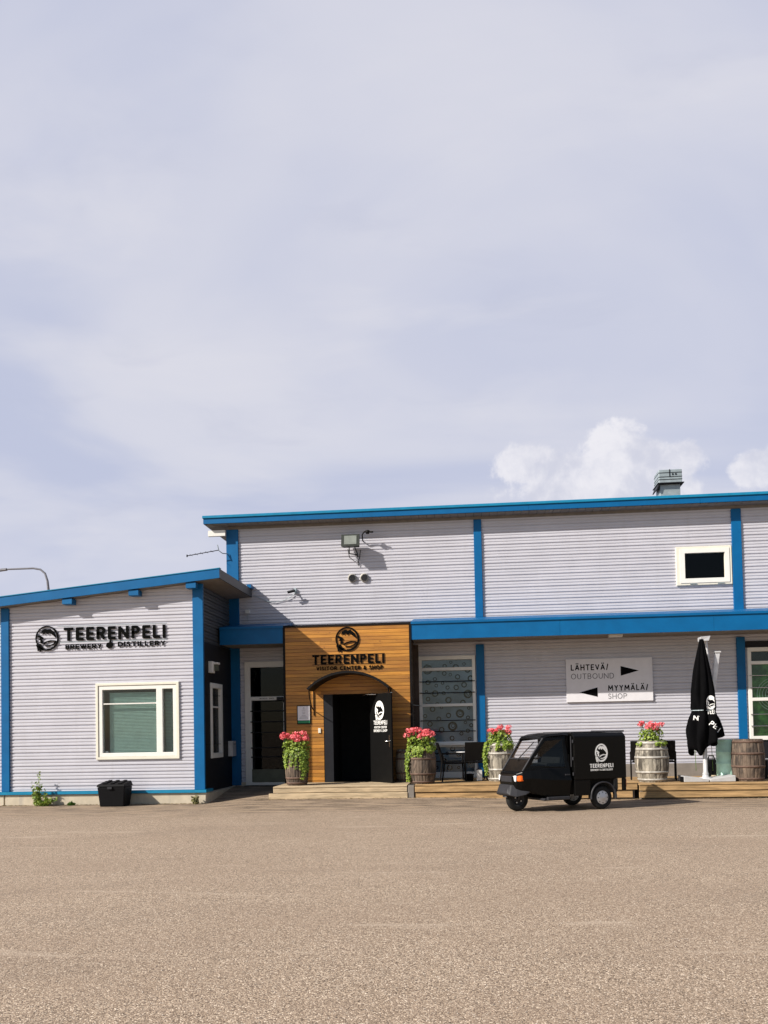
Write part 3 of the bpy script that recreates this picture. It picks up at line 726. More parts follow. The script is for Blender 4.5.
tr = MB(H); tr.box(PX0 - .02, PX0 + .028, YC - .02, YC + .04, .3, PZ1 + .02); tr.box(PX1 - .028, PX1 + .02, YC - .02, YC + .04, .3, PZ1 + .02); tr.box(PX0 + .029, PX1 - .029, YC - .02, YC + .04, PZ1 - .029, PZ1 + .02)
tr.build('edge_trim', 'trim_black', portal)
MB(H).box(PX0, PX1, YC + .04, YM - .06, PZ1 - .04, PZ1 + .01).build('portal_roof', 'roofing', portal)
MB(H).box(PX1 + .002, PX1 + .125, YM - .16, YM - .055, .31, 3.79).build('brown_post', 'brown_wood', hall)
# doorway
MB(H).box(-3.70, -3.47, YC + .01, YC + .06, .31, 2.53).build('side_light', 'grey_panel', hall)
ib = MB(H); ib.box(-3.60, -3.57, YC + .07, YM + .8, .3, 2.6); ib.box(-2.49, -2.46, YC + .065, YM + .8, .3, 2.6); ib.box(-3.6, -2.46, YC + .065, YM + .8, 2.54, 2.6)
ib.build('lobby_wall', 'interior', hall)
MB(H).box(-3.56, -2.5, YC + .07, YM + .8, .31, .33).build('lobby_floor', 'interior', hall)
# open door leaf
ang = R(52); hx, hy = -2.52, YC - .03
def leaf_xf(p):      # x along the leaf from the hinge, y thickness (front is -y), z up
    return H((hx + p[0] * math.cos(ang) + p[1] * math.sin(ang), hy - p[0] * math.sin(ang) + p[1] * math.cos(ang), p[2]))
leaf = MB(leaf_xf).box(0.02, .98, -.045, 0, .335, 2.50).build('entrance_door', 'black_paint', hall, bevel=.004)
e_ = MB(leaf_xf); emblem(e_, .47, 2.10, .20, .23, -.048, .003, .2); text(e_, 'TEERENPELI', .20, .80, 1.755, 1.855, -.048, .003, .02)
text(e_, 'VISITOR CENTER', .22, .78, 1.665, 1.72, -.048, .003, .02); text(e_, 'BREWERY & SHOP', .20, .80, 1.58, 1.64, -.048, .003, .02)
e_.build('door_lettering', 'white_print', leaf)
hd = MB(leaf_xf); hd.box(.88, .915, -.055, -.046, 1.22, 1.50); hd.tube([(.90, -.05, 1.36), (.90, -.10, 1.36), (.76, -.10, 1.36)], .012, 8); hd.build('handle', 'chrome', leaf)
hd = MB(leaf_xf); hd.box(.0, .98, -.05, .002, 2.502, 2.512); hd.build('top_rail', 'chrome', leaf)
ca = MB(H); ca.tube([(-2.72, YC - .02, 2.47), (-2.62, YC - .28, 2.49), (-2.36, YC - .30, 2.49)], .012, 6); ca.build('door_closer', 'chrome', hall)
# curved awning
AC, AR, AZ = -2.98, 1.42, 1.63
aw = MB(H); half = math.asin(.99 / AR); n_ = 28
def arc(r, t): return (AC + r * math.sin(t), AZ + r * math.cos(t))
vs = []; fs = []
for k in range(n_ + 1):
    t = -half + 2 * half * k / n_
    for r_, y in ((AR, YC - .80), (AR, YC - .002), (AR - .055, YC - .002), (AR - .055, YC - .80)):
        a, b = arc(r_, t); vs.append((a, y, b))
for k in range(n_):
    for j in range(4): fs.append((k * 4 + j, k * 4 + (j + 1) % 4, k * 4 + 4 + (j + 1) % 4, k * 4 + 4 + j))
fs += [(0, 1, 2, 3), (n_ * 4 + 3, n_ * 4 + 2, n_ * 4 + 1, n_ * 4)]
awn = aw.add(vs, fs).build('awning', 'trim_black', hall)
for sx in (-1, 1):
    a, b = arc(AR - .02, sx * half)
    br = MB(H); x_ = a - sx * .02
    br.tube([(x_, YC - .66, b), (x_, YC - .60, b - .18), (x_, YC - .35, b - .40), (x_, YC - .02, b - .50)], .014, 8)
    br.tube([(x_, YC - .02, b + .02), (x_, YC - .02, b - .62)], .014, 8)
    br.tube([(x_, YC - .02, b - .02), (x_, YC - .66, b - .02)], .012, 8)
    br.build('bracket', 'trim_black', awn)
MB(H).box(-3.835, -3.77, YC - .03, YC - .002, 1.58, 1.70).build('light_switch', 'cream', hall, bevel=.004)
MB(H).tube([(PX1 + .02, YC + .3, 2.23), (-1.40, YM - .09, 2.235), (-1.34, YM - .065, 2.22)], .008, 6).build('loose_cable', 'galv', hall)
MB(H).box(3.30, 3.62, YC + .25, YC + .45, 3.78, 3.838).build('soffit_lamp', 'white', hall)

# ---------------------------------------------------------------- signs and fittings
s1 = thing('wall_sign', 'black cut-out brewery lettering with round bird emblem on the low left wing', 'sign', (-8.7, YL - .05, 3.9))
L = local(s1)
b = MB(L); text(b, 'TEERENPELI', -9.62, -7.145, 3.875, 4.19, YL - .030, .022, .035); b.build('main_lettering', 'letters', s1)
b = MB(L); text(b, 'BREWERY', -9.585, -8.70, 3.672, 3.785, YL - .030, .022, .012); text(b, 'DISTILLERY', -8.30, -7.155, 3.70, 3.815, YL - .030, .022, .012); b.build('small_lettering', 'letters', s1)
b = MB(L); b.poly([(-.09, -.02), (-.07, -.07), (-.02, -.09), (.04, -.08), (.08, -.03), (.07, .03), (.03, .06), (.04, .12), (.0, .09), (-.01, .05), (-.06, .04)], YL - .030, YL - .008, (-8.50, 3.76)); b.build('drop_emblem', 'letters', s1)
b = MB(L); emblem(b, -10.04, 3.95, .285, .295, YL - .030, .022, .09); b.build('emblem', 'letters', s1)
b = MB(L)
for z in (3.84, 4.22): b.box(-9.8, -7.12, YL - .007, YL - .001, z, z + .010)
b.build('mounting_rail', 'galv', s1)
s2 = thing('portal_sign', 'black cut-out visitor centre and shop lettering with emblem above the arched awning', 'sign', (-3.06, YC - .03, 3.2))
L = local(s2)
b = MB(L); text(b, 'TEERENPELI', -3.955, -2.17, 3.275, 3.51, YC - .026, .018, .035); b.build('main_lettering', 'letters', s2)
b = MB(L); text(b, 'VISITOR CENTER & SHOP', -3.857, -2.204, 3.125, 3.217, YC - .026, .018, .008); b.build('small_lettering', 'letters', s2)
b = MB(L); emblem(b, -3.075, 3.885, .295, .30, YC - .026, .018, .11); b.build('emblem', 'letters', s2)
b = MB(L)
for z in (3.26, 3.50): b.box(-3.96, -2.16, YC - .007, YC - .001, z, z + .012)
b.build('mounting_rail', 'trim_black', s2)
s3 = thing('direction_sign', 'white board with two black arrows pointing to outbound goods and the shop', 'sign', (3.4, YM - .03, 2.2))
L = local(s3)
MB(L).box(2.335, 4.475, YM - .045, YM - .012, 2.235, 3.325).build('board', 'sign_white', s3, bevel=.004)
b = MB(L); yb = YM - .049
text(b, 'LÄHTEVÄ/', 2.456, 3.387, 3.035, 3.185, yb, .003, .012); text(b, 'MYYMÄLÄ/', 3.367, 4.353, 2.505, 2.650, yb, .003, .012)
b.build('bold_lettering', 'letters', s3)
b = MB(L); text(b, 'OUTBOUND', 2.458, 3.523, 2.815, 2.955, yb, .003, -.006); text(b, 'SHOP', 3.368, 3.830, 2.30, 2.434, yb, .003, -.006); b.build('thin_lettering', 'notice_print', s3)
b = MB(L); b.poly([(3.69, 2.877), (4.136, 3.0), (3.69, 3.122)], yb, yb + .003); b.build('right_arrow', 'letters', s3)
b = MB(L); b.poly([(3.108, 2.36), (3.108, 2.598), (2.654, 2.478)], yb, yb + .003); b.build('left_arrow', 'letters', s3)
s4 = thing('notice_board', 'small framed white notice with a green strip on the orange boards left of the door', 'notice', (-4.19, YC - .03, 1.8))
L = local(s4)
MB(L).box(-4.36, -4.02, YC - .03, YC - .002, 1.805, 2.27).build('frame', 'trim_black', s4, bevel=.004)
MB(L).box(-4.34, -4.04, YC - .034, YC - .0305, 1.90, 2.25).build('paper', 'notice', s4)
MB(L).box(-4.34, -4.04, YC - .034, YC - .0305, 1.83, 1.895).build('green_strip', 'notice_green', s4)
b = MB(L); b.ring(-4.19, 2.20, .014, .02, YC - .036, YC - .0345, 16)
for i, (w_, z) in enumerate(((.05, 2.15), (.04, 2.10), (.03, 2.06), (.05, 2.01), (.09, 1.98), (.11, 1.95))): b.box(-4.19 - w_, -4.19 + w_, YC - .036, YC - .0345, z, z + .007)
b.build('print', 'notice_print', s4)

fl = thing('floodlight', 'dark square floodlight with glass front high on the corrugated wall', 'floodlight', (-3.05, YM, 6.4))
L = local(fl)
def fxf(p):          # tilt down a little about x and swing a little
    q = Matrix.Rotation(R(-14), 3, 'X') @ Vector((p[0] + 3.06, p[1] - YM + .22, p[2] - 6.46)); return L(q + Vector((-3.06, YM - .26, 6.46)))
hb = MB(fxf); hb.hexa([(-3.30, YM - .40, 6.29), (-2.82, YM - .40, 6.29), (-2.86, YM - .12, 6.38), (-3.26, YM - .12, 6.38), (-3.30, YM - .40, 6.63), (-2.82, YM - .40, 6.63), (-2.86, YM - .12, 6.58), (-3.26, YM - .12, 6.58)])
hb.build('housing', 'flood', fl, bevel=.008)
MB(fxf).box(-3.22, -2.90, YM - .412, YM - .402, 6.34, 6.58).build('lens', 'flood_glass', fl)
b = MB(L); b.tube([(-3.12, YM - .25, 6.42), (-3.12, YM - .2, 6.20), (-2.95, YM - .02, 6.20)], .014, 6); b.tube([(-2.99, YM - .25, 6.40), (-2.93, YM - .1, 6.22), (-2.93, YM + .01, 6.15)], .014, 6); b.build('bracket', 'flood', fl)
b = MB(L); b.tube([(-3.16, YM - .2, 6.32), (-3.13, YM - .12, 6.12), (-3.0, YM - .06, 6.02), (-2.88, YM - .06, 6.08), (-2.84, YM - .12, 6.3)], .01, 6); b.tube([(-2.92, YM - .03, 6.05), (-2.90, YM - .03, 5.9)], .01, 6); b.build('cable', 'trim_black', fl)
se = thing('motion_sensor', 'little black sensor on a bent arm just above the floodlight', 'sensor', (-2.75, YM, 6.7))
L = local(se)
b = MB(L); b.tube([(-2.78, YM, 6.55), (-2.78, YM - .12, 6.56), (-2.78, YM - .2, 6.68), (-2.72, YM - .25, 6.74)], .016, 8); b.build('arm', 'trim_black', se)
b = MB(L); b.lathe([(-.05, .0), (-.045, .045), (.04, .055), (.05, .0)], 14, (-2.63, YM - .28, 6.73)); b.tube([(-2.72, YM - .27, 6.74), (-2.48, YM - .30, 6.72)], .022, 8); b.build('sensor_head', 'trim_black', se)
sc_ = thing('security_camera', 'small grey security camera with a dangling cable on the wall above the canopy', 'camera', (-4.6, YM, 5.3))
L = local(sc_)
MB(L).box(-4.62, -4.56, YM - .06, YM, 5.24, 5.38).build('mount', 'galv', sc_, bevel=.004)
b = MB(L); b.tube([(-4.6, YM - .05, 5.32), (-4.67, YM - .2, 5.28)], .02, 8); b.tube([(-4.58, YM - .2, 5.29), (-4.76, YM - .22, 5.25)], .036, 10); b.build('body', 'grey_panel', sc_)
b = MB(L); b.tube([(-4.60, YM - .03, 5.24), (-4.75, YM - .04, 5.14), (-4.9, YM - .03, 5.07), (-5.15, YM - .03, 5.03), (-5.35, YM - .03, 5.06), (-5.55, YM - .03, 5.16), (-5.7, YM - .03, 5.22)], .008, 6); b.build('cable', 'galv', sc_)
jb = thing('junction_box', 'tiny white box on the shaded wall beside the wing roof', 'box', (-5.87, YM, 4.75))
L = local(jb); MB(L).box(-5.93, -5.81, YM - .08, YM + .0, 4.75, 4.85).build('case', 'white', jb, bevel=.006); MB(L).tube([(-5.87, YM - .02, 4.75), (-5.87, YM - .02, 4.55)], .008, 6).build('conduit', 'galv', jb)
an = thing('roof_antenna', 'thin rod antenna sticking out leftward from the hall corner', 'antenna', (-6.5, 22.9, 6.4))
L = local(an)
b = MB(L); b.tube([(-6.36, YM, 6.36), (-6.48, 22.95, 6.34), (-6.56, 22.9, 6.40), (-6.60, 22.9, 6.56)], .012, 6); b.build('bracket', 'galv', an)
b = MB(L); b.tube([(-6.56, 22.9, 6.42), (-7.42, 22.9, 6.30)], .011, 6)
for i in range(5): b.tube([(-6.75 - i * .14, 22.78, 6.395 - i * .02), (-6.75 - i * .14, 23.02, 6.395 - i * .02)], .005, 5)
b.tube([(-7.42, 22.9, 6.27), (-7.42, 22.9, 6.33)], .018, 6); b.build('boom', 'trim_black', an)
an2 = thing('roof_rod', 'short thin lightning rod lying along the left wing roof corner', 'rod', (-6.1, 20.3, 5.35))
L = local(an2); b = MB(L); b.tube([(-6.9, 20.35, sl(-6.9) + .24), (-6.05, 20.45, sl(-6.05) + .30), (-5.95, 20.45, sl(-5.95) + .27)], .008, 6); b.build('wire', 'galv', an2)
b = MB(L); b.box(-6.02, -5.96, 20.4, 20.48, sl(-6) + .22, sl(-6) + .29); b.build('clip', 'trim_black', an2)
wl = thing('wall_lamp', 'white wall lamp on the dark side wall of the wing', 'lamp', (SX, 21.4, 3.2))
L = local(wl); MB(L).box(SX + .02, SX + .12, 21.08, 21.30, 3.08, 3.36).build('housing', 'white', wl, bevel=.008)
MB(L).box(SX + .02, SX + .22, 21.18, 21.40, 3.29, 3.34).build('hood', 'white', wl, bevel=.008); MB(L).box(SX + .12, SX + .20, 21.22, 21.38, 3.14, 3.285).build('lens', 'kick', wl)
ml = thing('letter_box', 'pale grey letter box on the dark wall near the glazed side door', 'letter box', (SX, 23.0, 1.0))
L = local(ml); MB(L).box(SX + .022, SX + .15, 22.72, 23.05, 1.02, 1.42).build('case', 'hub', ml, bevel=.01); MB(L).box(SX + .151, SX + .156, 22.78, 22.99, 1.33, 1.345).build('slot', 'trim_black', ml)

# street lamp behind the wing
lp = thing('street_lamp', 'tall grey street lamp with long curved arm behind the wing roof', 'street lamp', (-21.95, 45, 0))
L = local(lp)
b = MB(L); pts = [(-21.95, 45, 0), (-22.0, 45, 5), (-22.06, 45, 9.2), (-22.12, 45, 9.8), (-22.25, 45, 10.2), (-22.5, 45, 10.42), (-22.9, 45, 10.50), (-24.4, 45, 10.50)]
b.tube(pts, [.09, .08, .07, .06, .055, .05, .05, .045], 10); b.build('pole', 'lamp_grey', lp)
b = MB(L); b.hexa([(-25.35, 44.86, 10.35), (-24.35, 44.9, 10.44), (-24.35, 45.1, 10.44), (-25.35, 45.14, 10.35), (-25.3, 44.9, 10.50), (-24.35, 44.93, 10.56), (-24.35, 45.07, 10.56), (-25.3, 45.1, 10.50)]); b.build('lamp_head', 'lamp_grey', lp, bevel=.02)

# ---------------------------------------------------------------- decks
def deck(root, x0, x1, y0, y1, ztop, mat, boards, zbot=None, top=True):
    Ld = local(root)
    b = MB(Ld)
    for (z0, z1, yo, xl, xr) in boards:
        n = max(1, int((x1 - x0) / 3.9)); xs = [x0 + xl + (x1 + xr - x0 - xl) * i / n for i in range(n + 1)]
        for a, c in zip(xs[:-1], xs[1:]): b.box(a + .002, c - .002, y0 + yo, y0 + yo + .045, z0, z1)
    b.build('front_board', mat, root, bevel=.008)
    if top:
        b = MB(Ld); y = y0 - .012
        while y < y1:
            y2 = min(y + .138, y1); n = max(1, int((x1 - x0) / 4)); xs = [x0] + [x0 + (x1 - x0) * (i + rnd.uniform(-.2, .2)) / n for i in range(1, n)] + [x1]
            for a, c in zip(xs[:-1], xs[1:]): b.box(a + .002, c - .002, y, y2, ztop - .03 + rnd.uniform(0, .002), ztop + rnd.uniform(-.002, .001))
            y += .145
        b.build('top_board', mat, root, bevel=.004)
    MB(Ld).box(x0 + .05, x1 - .05, y0 + .10, y1 - .02, -.25, ztop - .04).build('joist', 'deck_grey', root)
d1 = thing('entrance_platform', 'low pale wooden platform in front of the orange entrance portal', 'platform', (-3.1, 20.3, .08))
deck(d1, -4.62, -1.54, 20.3, 21.92, .370, 'deck', [(.225, .338, .0, 0, 0), (.075, .215, -.02, -.10, .01)])
pq = thing('deck_post', 'short grey square timber between the entrance platform and the long deck', 'post', (-1.45, 20.35, .05))
MB(local(pq)).box(-1.525, -1.385, 20.3, 20.5, -.1, .35).build('timber', 'deck_grey', pq, bevel=.01)
MB(local(pq)).box(-1.52, -1.39, 20.305, 20.495, .352, .366).build('cap', 'deck_grey', pq)
d2 = thing('long_deck', 'pine deck with two-board front under the strip window beside the black van', 'deck', (1.1, 20.3, 0))
deck(d2, -1.37, 3.54, 20.3, 23.09, .376, 'deck_pine', [(.205, .344, .0, 0, 0), (.03, .19, .03, 0, -.10)])
d3 = thing('terrace_deck', 'pine deck carrying the folded parasol and casks at right', 'deck', (7, 20.4, 0))
deck(d3, 3.55, 14.5, 20.16, 23.09, .335, 'deck_pine', [(.185, .303, .0, 0, 0), (.03, .17, .02, 0, 0)])

# ---------------------------------------------------------------- casks and plants
def cask(label, x, y, z, h, rm, re, mat, hoops, hmat, group, open_top=True, hoop_w=.045, rz=0):
    t = thing('barrel', label, 'barrel', (x, y, z), rz, group)
    NS = 26; prof = [(i / 14 * h, re + (rm - re) * (1 - (2 * i / 14 - 1) ** 2)) for i in range(15)]
    def rad(zz): return re + (rm - re) * (1 - (2 * zz / h - 1) ** 2)
    b = MB()
    for s in range(NS):
        a0 = 2 * PI * (s + .03) / NS; a1 = 2 * PI * (s + .97) / NS; vs = []; dr_ = rnd.uniform(-.0025, .0025)
        for zz, r_ in prof:
            r_ += dr_
            for a, q in ((a0, r_ - .005), (a0 + (a1 - a0) * .15, r_), (a1 - (a1 - a0) * .15, r_), (a1, r_ - .005)): vs.append((q * math.cos(a), q * math.sin(a), zz))
        fs = [(i * 4 + j, i * 4 + j + 1, i * 4 + 5 + j, i * 4 + 4 + j) for i in range(14) for j in range(3)]
        # top rim
        k = len(vs); rt = re - .03
        vs += [(rt * math.cos(a0), rt * math.sin(a0), h), (rt * math.cos(a1), rt * math.sin(a1), h)]
        fs.append((14 * 4, 14 * 4 + 3, k + 1, k)); b.add(vs, fs, True)
    b.lathe([(0, re - .03), (h - .04, re - .03)], 24, (0, 0, 0))
    b.build('staves', mat, t)
    b = MB(); b.disc((0, 0, h - .045), re - .028, 24); b.build('soil' if open_top else 'head', 'soil' if open_top else mat, t)
    for zz in hoops:
        z0 = zz * h - hoop_w / 2; z1 = z0 + hoop_w
        MB().lathe([(z0, rad(z0) + .0), (z0, rad(z0) + .008), (z1, rad(z1) + .008), (z1, rad(z1) + .0)], 36).build('hoop', hmat, t)
    return t

def leafq(mb, c, n, size, r, asp=.7):
    n = Vector(n).normalized(); a = n.orthogonal().normalized(); a.rotate(Matrix.Rotation(r.uniform(0, 2 * PI), 3, n)); b = n.cross(a)
    c = Vector(c); s = size * r.uniform(.7, 1.3)
    mb.add([c - a * s, c + b * s * asp + n * s * .15, c + a * s, c - b * s * asp + n * s * .15], [(0, 1, 2), (0, 2, 3)])
def rdir(r, up=0.): 
    v = Vector((r.gauss(0, 1), r.gauss(0, 1), r.gauss(0, 1) + up)); return v.normalized()
def planter(label, x, y, z, rt, hw, fh, drapes, seed, heads=16, top_r=None, lush=1.0, dead=False):
    """geraniums with trailing vines; z is the cask rim; drapes: list of (angle centre, spread, length, count)"""
    r = random.Random(seed)
    t = thing('geranium', label, 'flowers', (x, y, z), 0, 'pink geraniums growing in the casks')
    st = MB(); fo = MB(); fl_ = MB()
    heads_p = []
    for i in range(heads):
        a = r.uniform(0, 2 * PI); q = hw * math.sqrt(r.random()); p = Vector((q * math.cos(a), q * .75 * math.sin(a), fh * r.uniform(.62, 1.0)))
        heads_p.append(p); st.tube([(p.x * .4, p.y * .4, 0), (p.x * .8, p.y * .8, p.z * .6), p], .005, 5)
        R_ = r.uniform(.045, .075)
        for k in range(30):
            d = rdir(r, .35); leafq(fl_, p + Vector((d.x * R_ * 1.2, d.y * R_ * 1.2, d.z * R_ * .75)), d + rdir(r) * .5, .022, r, .9)
    for i in range(int(420 * lush)):
        a = r.uniform(0, 2 * PI); q = (hw * .95) * math.sqrt(r.random()); zz = fh * r.uniform(-.02, .72) * (1 - .25 * (q / hw) ** 2)
        p = Vector((q * math.cos(a), q * .8 * math.sin(a), zz)); leafq(fo, p, Vector((p.x, p.y, .25)) + rdir(r) * .25, .034, r, .85)
    st.build('stem', 'leaf', t); fo.build('foliage', 'leaf_lime' if not dead else 'leaf_dry', t); fl_.build('blossom', 'petal', t)
    if drapes:
        vn = MB(); vs_ = MB()
        for (ac, sp, ln, cnt) in drapes:
            for i in range(cnt):
                a = R(ac) + r.uniform(-1, 1) * R(sp); L_ = ln * r.uniform(.55, 1.0); pts = []
                n_ = max(4, int(L_ / .05))
                for k in range(n_ + 1):
                    f = k / n_; zz = .10 * (1 - f * 3) if f < .33 else -(f - .33) / .67 * L_
                    q = rt * (.55 + .55 * min(1, f * 3)) + .05 * math.sin(f * PI) * .9 + (top_r or 0) * min(1, max(0, -zz) / .3)
                    pts.append(Vector((q * math.cos(a + .05 * math.sin(k)), q * math.sin(a + .05 * math.sin(k)), zz)))
                vs_.tube(pts, .004, 4)
                for p in pts:
                    for j in range(5):
                        d = Vector((math.cos(a), math.sin(a), .35)); leafq(vn, p + rdir(r) * .032, d + rdir(r) * .55, .026, r, .8)
        vn.build('trailing_leaves', 'leaf_lime', t); vs_.build('vine', 'leaf', t)
    return t
GB = 'old whisky casks standing on the decks'
cask('narrow dark cask left of the entrance door, hidden under trailing vines', -4.17, 20.85, .371, .78, .275, .225, 'oak_brown', (.07, .22, .78, .93), 'hoop', GB)
planter('pink geraniums with long vines in the cask left of the entrance door', -4.17, 20.85, 1.11, .22, .34, .48, [(-90, 60, .36, 14), (-35, 22, .62, 9), (-150, 30, .36, 7)], 3, 25, .03, 1.3)
cask('brown cask with darker hoops standing at the right corner of the entrance platform', -1.22, 20.72, .377, .82, .325, .265, 'oak_brown', (.06, .28, .70, .93), 'hoop', GB)
planter('pink geraniums in the brown cask at the platform corner', -1.22, 20.72, 1.17, .26, .36, .46, [(-165, 20, .72, 10), (-110, 30, .16, 9), (-60, 30, .08, 6)], 5, 24, .05, 1.2)
cask('small empty cask half hidden behind the brown cask by the orange boards', -1.66, 21.60, .371, .78, .25, .21, 'oak_grey', (.08, .28, .72, .92), 'hoop', GB, open_top=False)
cask('grey whitewashed cask between the black chairs and the black van', .59, 21.45, .377, .90, .335, .28, 'oak_pale', (.06, .30, .72, .94), 'hoop_pale', GB, hoop_w=.05)
planter('pink geraniums in the whitewashed cask behind the van windscreen', .59, 21.45, 1.25, .28, .30, .43, [(-160, 22, .75, 10), (-100, 40, .14, 9), (-40, 30, .12, 6)], 9, 17, .05, 1.2)
cask('large whitewashed cask with flowers between the van and the folded parasol', 3.99, 20.98, .336, .93, .375, .295, 'oak_pale', (.06, .24, .60, .80, .95), 'hoop_pale', GB, hoop_w=.05)
planter('orange pink geraniums in the large cask right of the van', 3.99, 20.98, 1.21, .28, .29, .48, [(-90, 80, .05, 8)], 12, 16, None, .9)
cask('bare brown cask with rusty hoops right of the parasol base', 6.07, 20.88, .336, .93, .355, .315, 'oak_brown', (.06, .35, .66, .94), 'hoop', GB, open_top=False, hoop_w=.05)

# mint drum on a plank
pk = thing('wooden_plank', 'pale plank lying on the deck under the mint green drum', 'plank', (5.75, 21.4, .336))
MB(local(pk)).hexa([(5.25, 21.05, .337), (6.2, 21.35, .337), (6.2, 21.8, .337), (5.25, 21.5, .337), (5.25, 21.05, .38), (6.2, 21.35, .38), (6.2, 21.8, .38), (5.25, 21.5, .38)]).build('board', 'plank', pk, bevel=.006)
MB(local(pk)).box(5.45, 6.05, 21.15, 21.65, .382, .43).build('spacer', 'plank', pk, bevel=.006)
gd = thing('metal_drum', 'mint green metal drum behind the bare brown cask', 'drum', (5.74, 21.36, .432))
b = MB()
pf = [(0, .24), (.02, .25), (.28, .25), (.29, .26), (.31, .26), (.32, .25), (.56, .25), (.57, .26), (.59, .26), (.60, .25), (.86, .25), (.88, .245)]
b.lathe(pf, 32); b.build('shell', 'green_drum', gd)
gd.scale = (.93, .93, .93)
b = MB(); b.disc((0, 0, .865), .246, 32); b.build('lid', 'green_drum', gd); MB().lathe([(.86, .25), (.86, .26), (.885, .26), (.885, .25)], 32).build('rim', 'green_drum', gd)

# ---------------------------------------------------------------- folded parasol
pa = thing('parasol', 'black folded cantilever parasol with white lettering on a pale mast', 'parasol', (5.37, 21.9, .28))
L = local(pa)
CXp, CYp = 5.355, 21.86
def can_r(z, th):
    # radius of the folded cloth
    key = [(3.62, .035), (3.3, .09), (2.9, .16), (2.4, .235), (2.0, .255), (1.93, .235), (1.88, .25), (1.75, .31), (1.5, .34), (1.2, .34), (.8, .30)]
    for (za, ra), (zb, rb_) in zip(key[:-1], key[1:]):
        if za >= z >= zb:
            r_ = ra + (rb_ - ra) * (za - z) / (za - zb); break
    else: r_ = .3
    k = .17 + (0 if z > 2 else .06 * (1 - ss(1.4, 2.0, z)))
    return r_ * (1 + k * math.cos(7 * th + 1.5 * math.sin(z * 1.7)) + .06 * math.cos(13 * th + z * 2) + .10 * (noise.noise(Vector((math.cos(th) * 2.2, math.sin(th) * 2.2, z * 2.0)))))
NT_, NZ = 84, 36
vs = []
for j in range(NZ + 1):
    for i in range(NT_):
        th = 2 * PI * i / NT_
        hem = .97 + .32 * ((1 + math.cos(th + .2)) / 2) ** 3 + .075 * math.cos(5 * th + .6) + .03 * math.cos(11 * th)
        z = 3.62 + (hem - 3.62) * j / NZ; r_ = can_r(z, th) + (.0 if j < NZ else .01)
        vs.append((CXp + r_ * math.cos(th) + .02, CYp + r_ * math.sin(th) * .85, z))
fs = [(j * NT_ + i, j * NT_ + (i + 1) % NT_, (j + 1) * NT_ + (i + 1) % NT_, (j + 1) * NT_ + i) for j in range(NZ) for i in range(NT_)]
cnp = MB(L); cnp.add(vs, fs, True); cano = cnp.build('canopy', 'fabric', pa)
sol = cano.modifiers.new('thickness', 'SOLIDIFY'); sol.thickness = .006
bvh = BVHTree.FromPolygons([Vector(v) for v in vs], fs)
def drape_txt(mb, s, x0, z0, w_, h_, rot=0):
    quads, W_ = stroke_text(s, .17); c_, s__ = math.cos(rot), math.sin(rot)
    for k, q in enumerate(quads):
        o = []
        for p in q:
            a, b_ = p.x / W_, p.y
            X_ = x0 + a * w_ * c_ - b_ * h_ * s__; Z_ = z0 + a * w_ * s__ + b_ * h_ * c_
            hit = bvh.ray_cast(Vector((X_, 20, Z_)), Vector((0, 1, 0)))[0]
            o.append((X_, (hit.y if hit else CYp - .2) - .012 - (k % 3) * .0008, Z_))
        mb.add(o, [(0, 1, 2, 3)])
b = MB(L); drape_txt(b, 'PELI', 5.42, 1.60, .30, .12, R(-38)); drape_txt(b, 'TEER', 5.41, 1.85, .20, .10); drape_txt(b, 'N', 5.09, 1.72, .12, .11, R(-10))
eb = MB(); emblem(eb, 5.50, 2.12, .11, .16, 0, .004, .22)
o_ = []
for p in eb.v:
    hit = bvh.ray_cast(Vector((p[0], 20, p[2])), Vector((0, 1, 0)))[0]; o_.append((p[0], (hit.y if hit else CYp - .2) - .012 - (.004 - p[1]), p[2]))
b.add(o_, eb.f); b.build('lettering', 'white_print', pa)
b = MB(L); pts = []
for i in range(33):
    th = 2 * PI * i / 32; r_ = can_r(1.94, th) + .012; pts.append((CXp + r_ * math.cos(th), CYp + r_ * math.sin(th) * .85, 1.94))
b.tube(pts, .012, 6); b.build('strap', 'galv', pa)
b = MB(L); b.lathe([(.40, .05), (.44, .075), (.50, .055), (1.4, .05), (3.4, .05)], 16, (5.40, 21.95, 0)); b.build('mast', 'alu', pa)
b = MB(L); b.hexa([(5.36, 21.9, 3.58), (5.56, 21.9, 3.58), (5.56, 22.15, 3.58), (5.36, 22.15, 3.58), (5.36, 21.88, 3.68), (5.60, 21.9, 3.70), (5.60, 22.15, 3.70), (5.36, 22.15, 3.68)]); b.build('top_bracket', 'alu', pa, bevel=.008)
b = MB(L)
b.hexa([(5.50, 22.1, 3.55), (5.56, 22.1, 3.55), (5.56, 22.18, 3.55), (5.50, 22.18, 3.55), (5.50, 22.1, 3.66), (5.56, 22.1, 3.66), (5.56, 22.18, 3.66), (5.50, 22.18, 3.66)])
b.tube([(5.54, 22.12, 3.62), (5.60, 22.12, 3.0)], .03, 8); b.build('hinge_arm', 'alu', pa)
b = MB(L); b.hexa([(5.52, 22.05, 1.7), (5.60, 22.05, 1.7), (5.60, 22.15, 1.7), (5.52, 22.15, 1.7), (5.73, 22.05, 3.30), (5.85, 22.05, 3.30), (5.85, 22.15, 3.30), (5.73, 22.15, 3.30)]); b.build('swing_arm', 'alu', pa, bevel=.01)
b = MB(L); b.box(5.72, 5.87, 22.03, 22.17, 3.30, 3.345); b.build('arm_cap', 'slab', pa, bevel=.01)
b = MB(L)
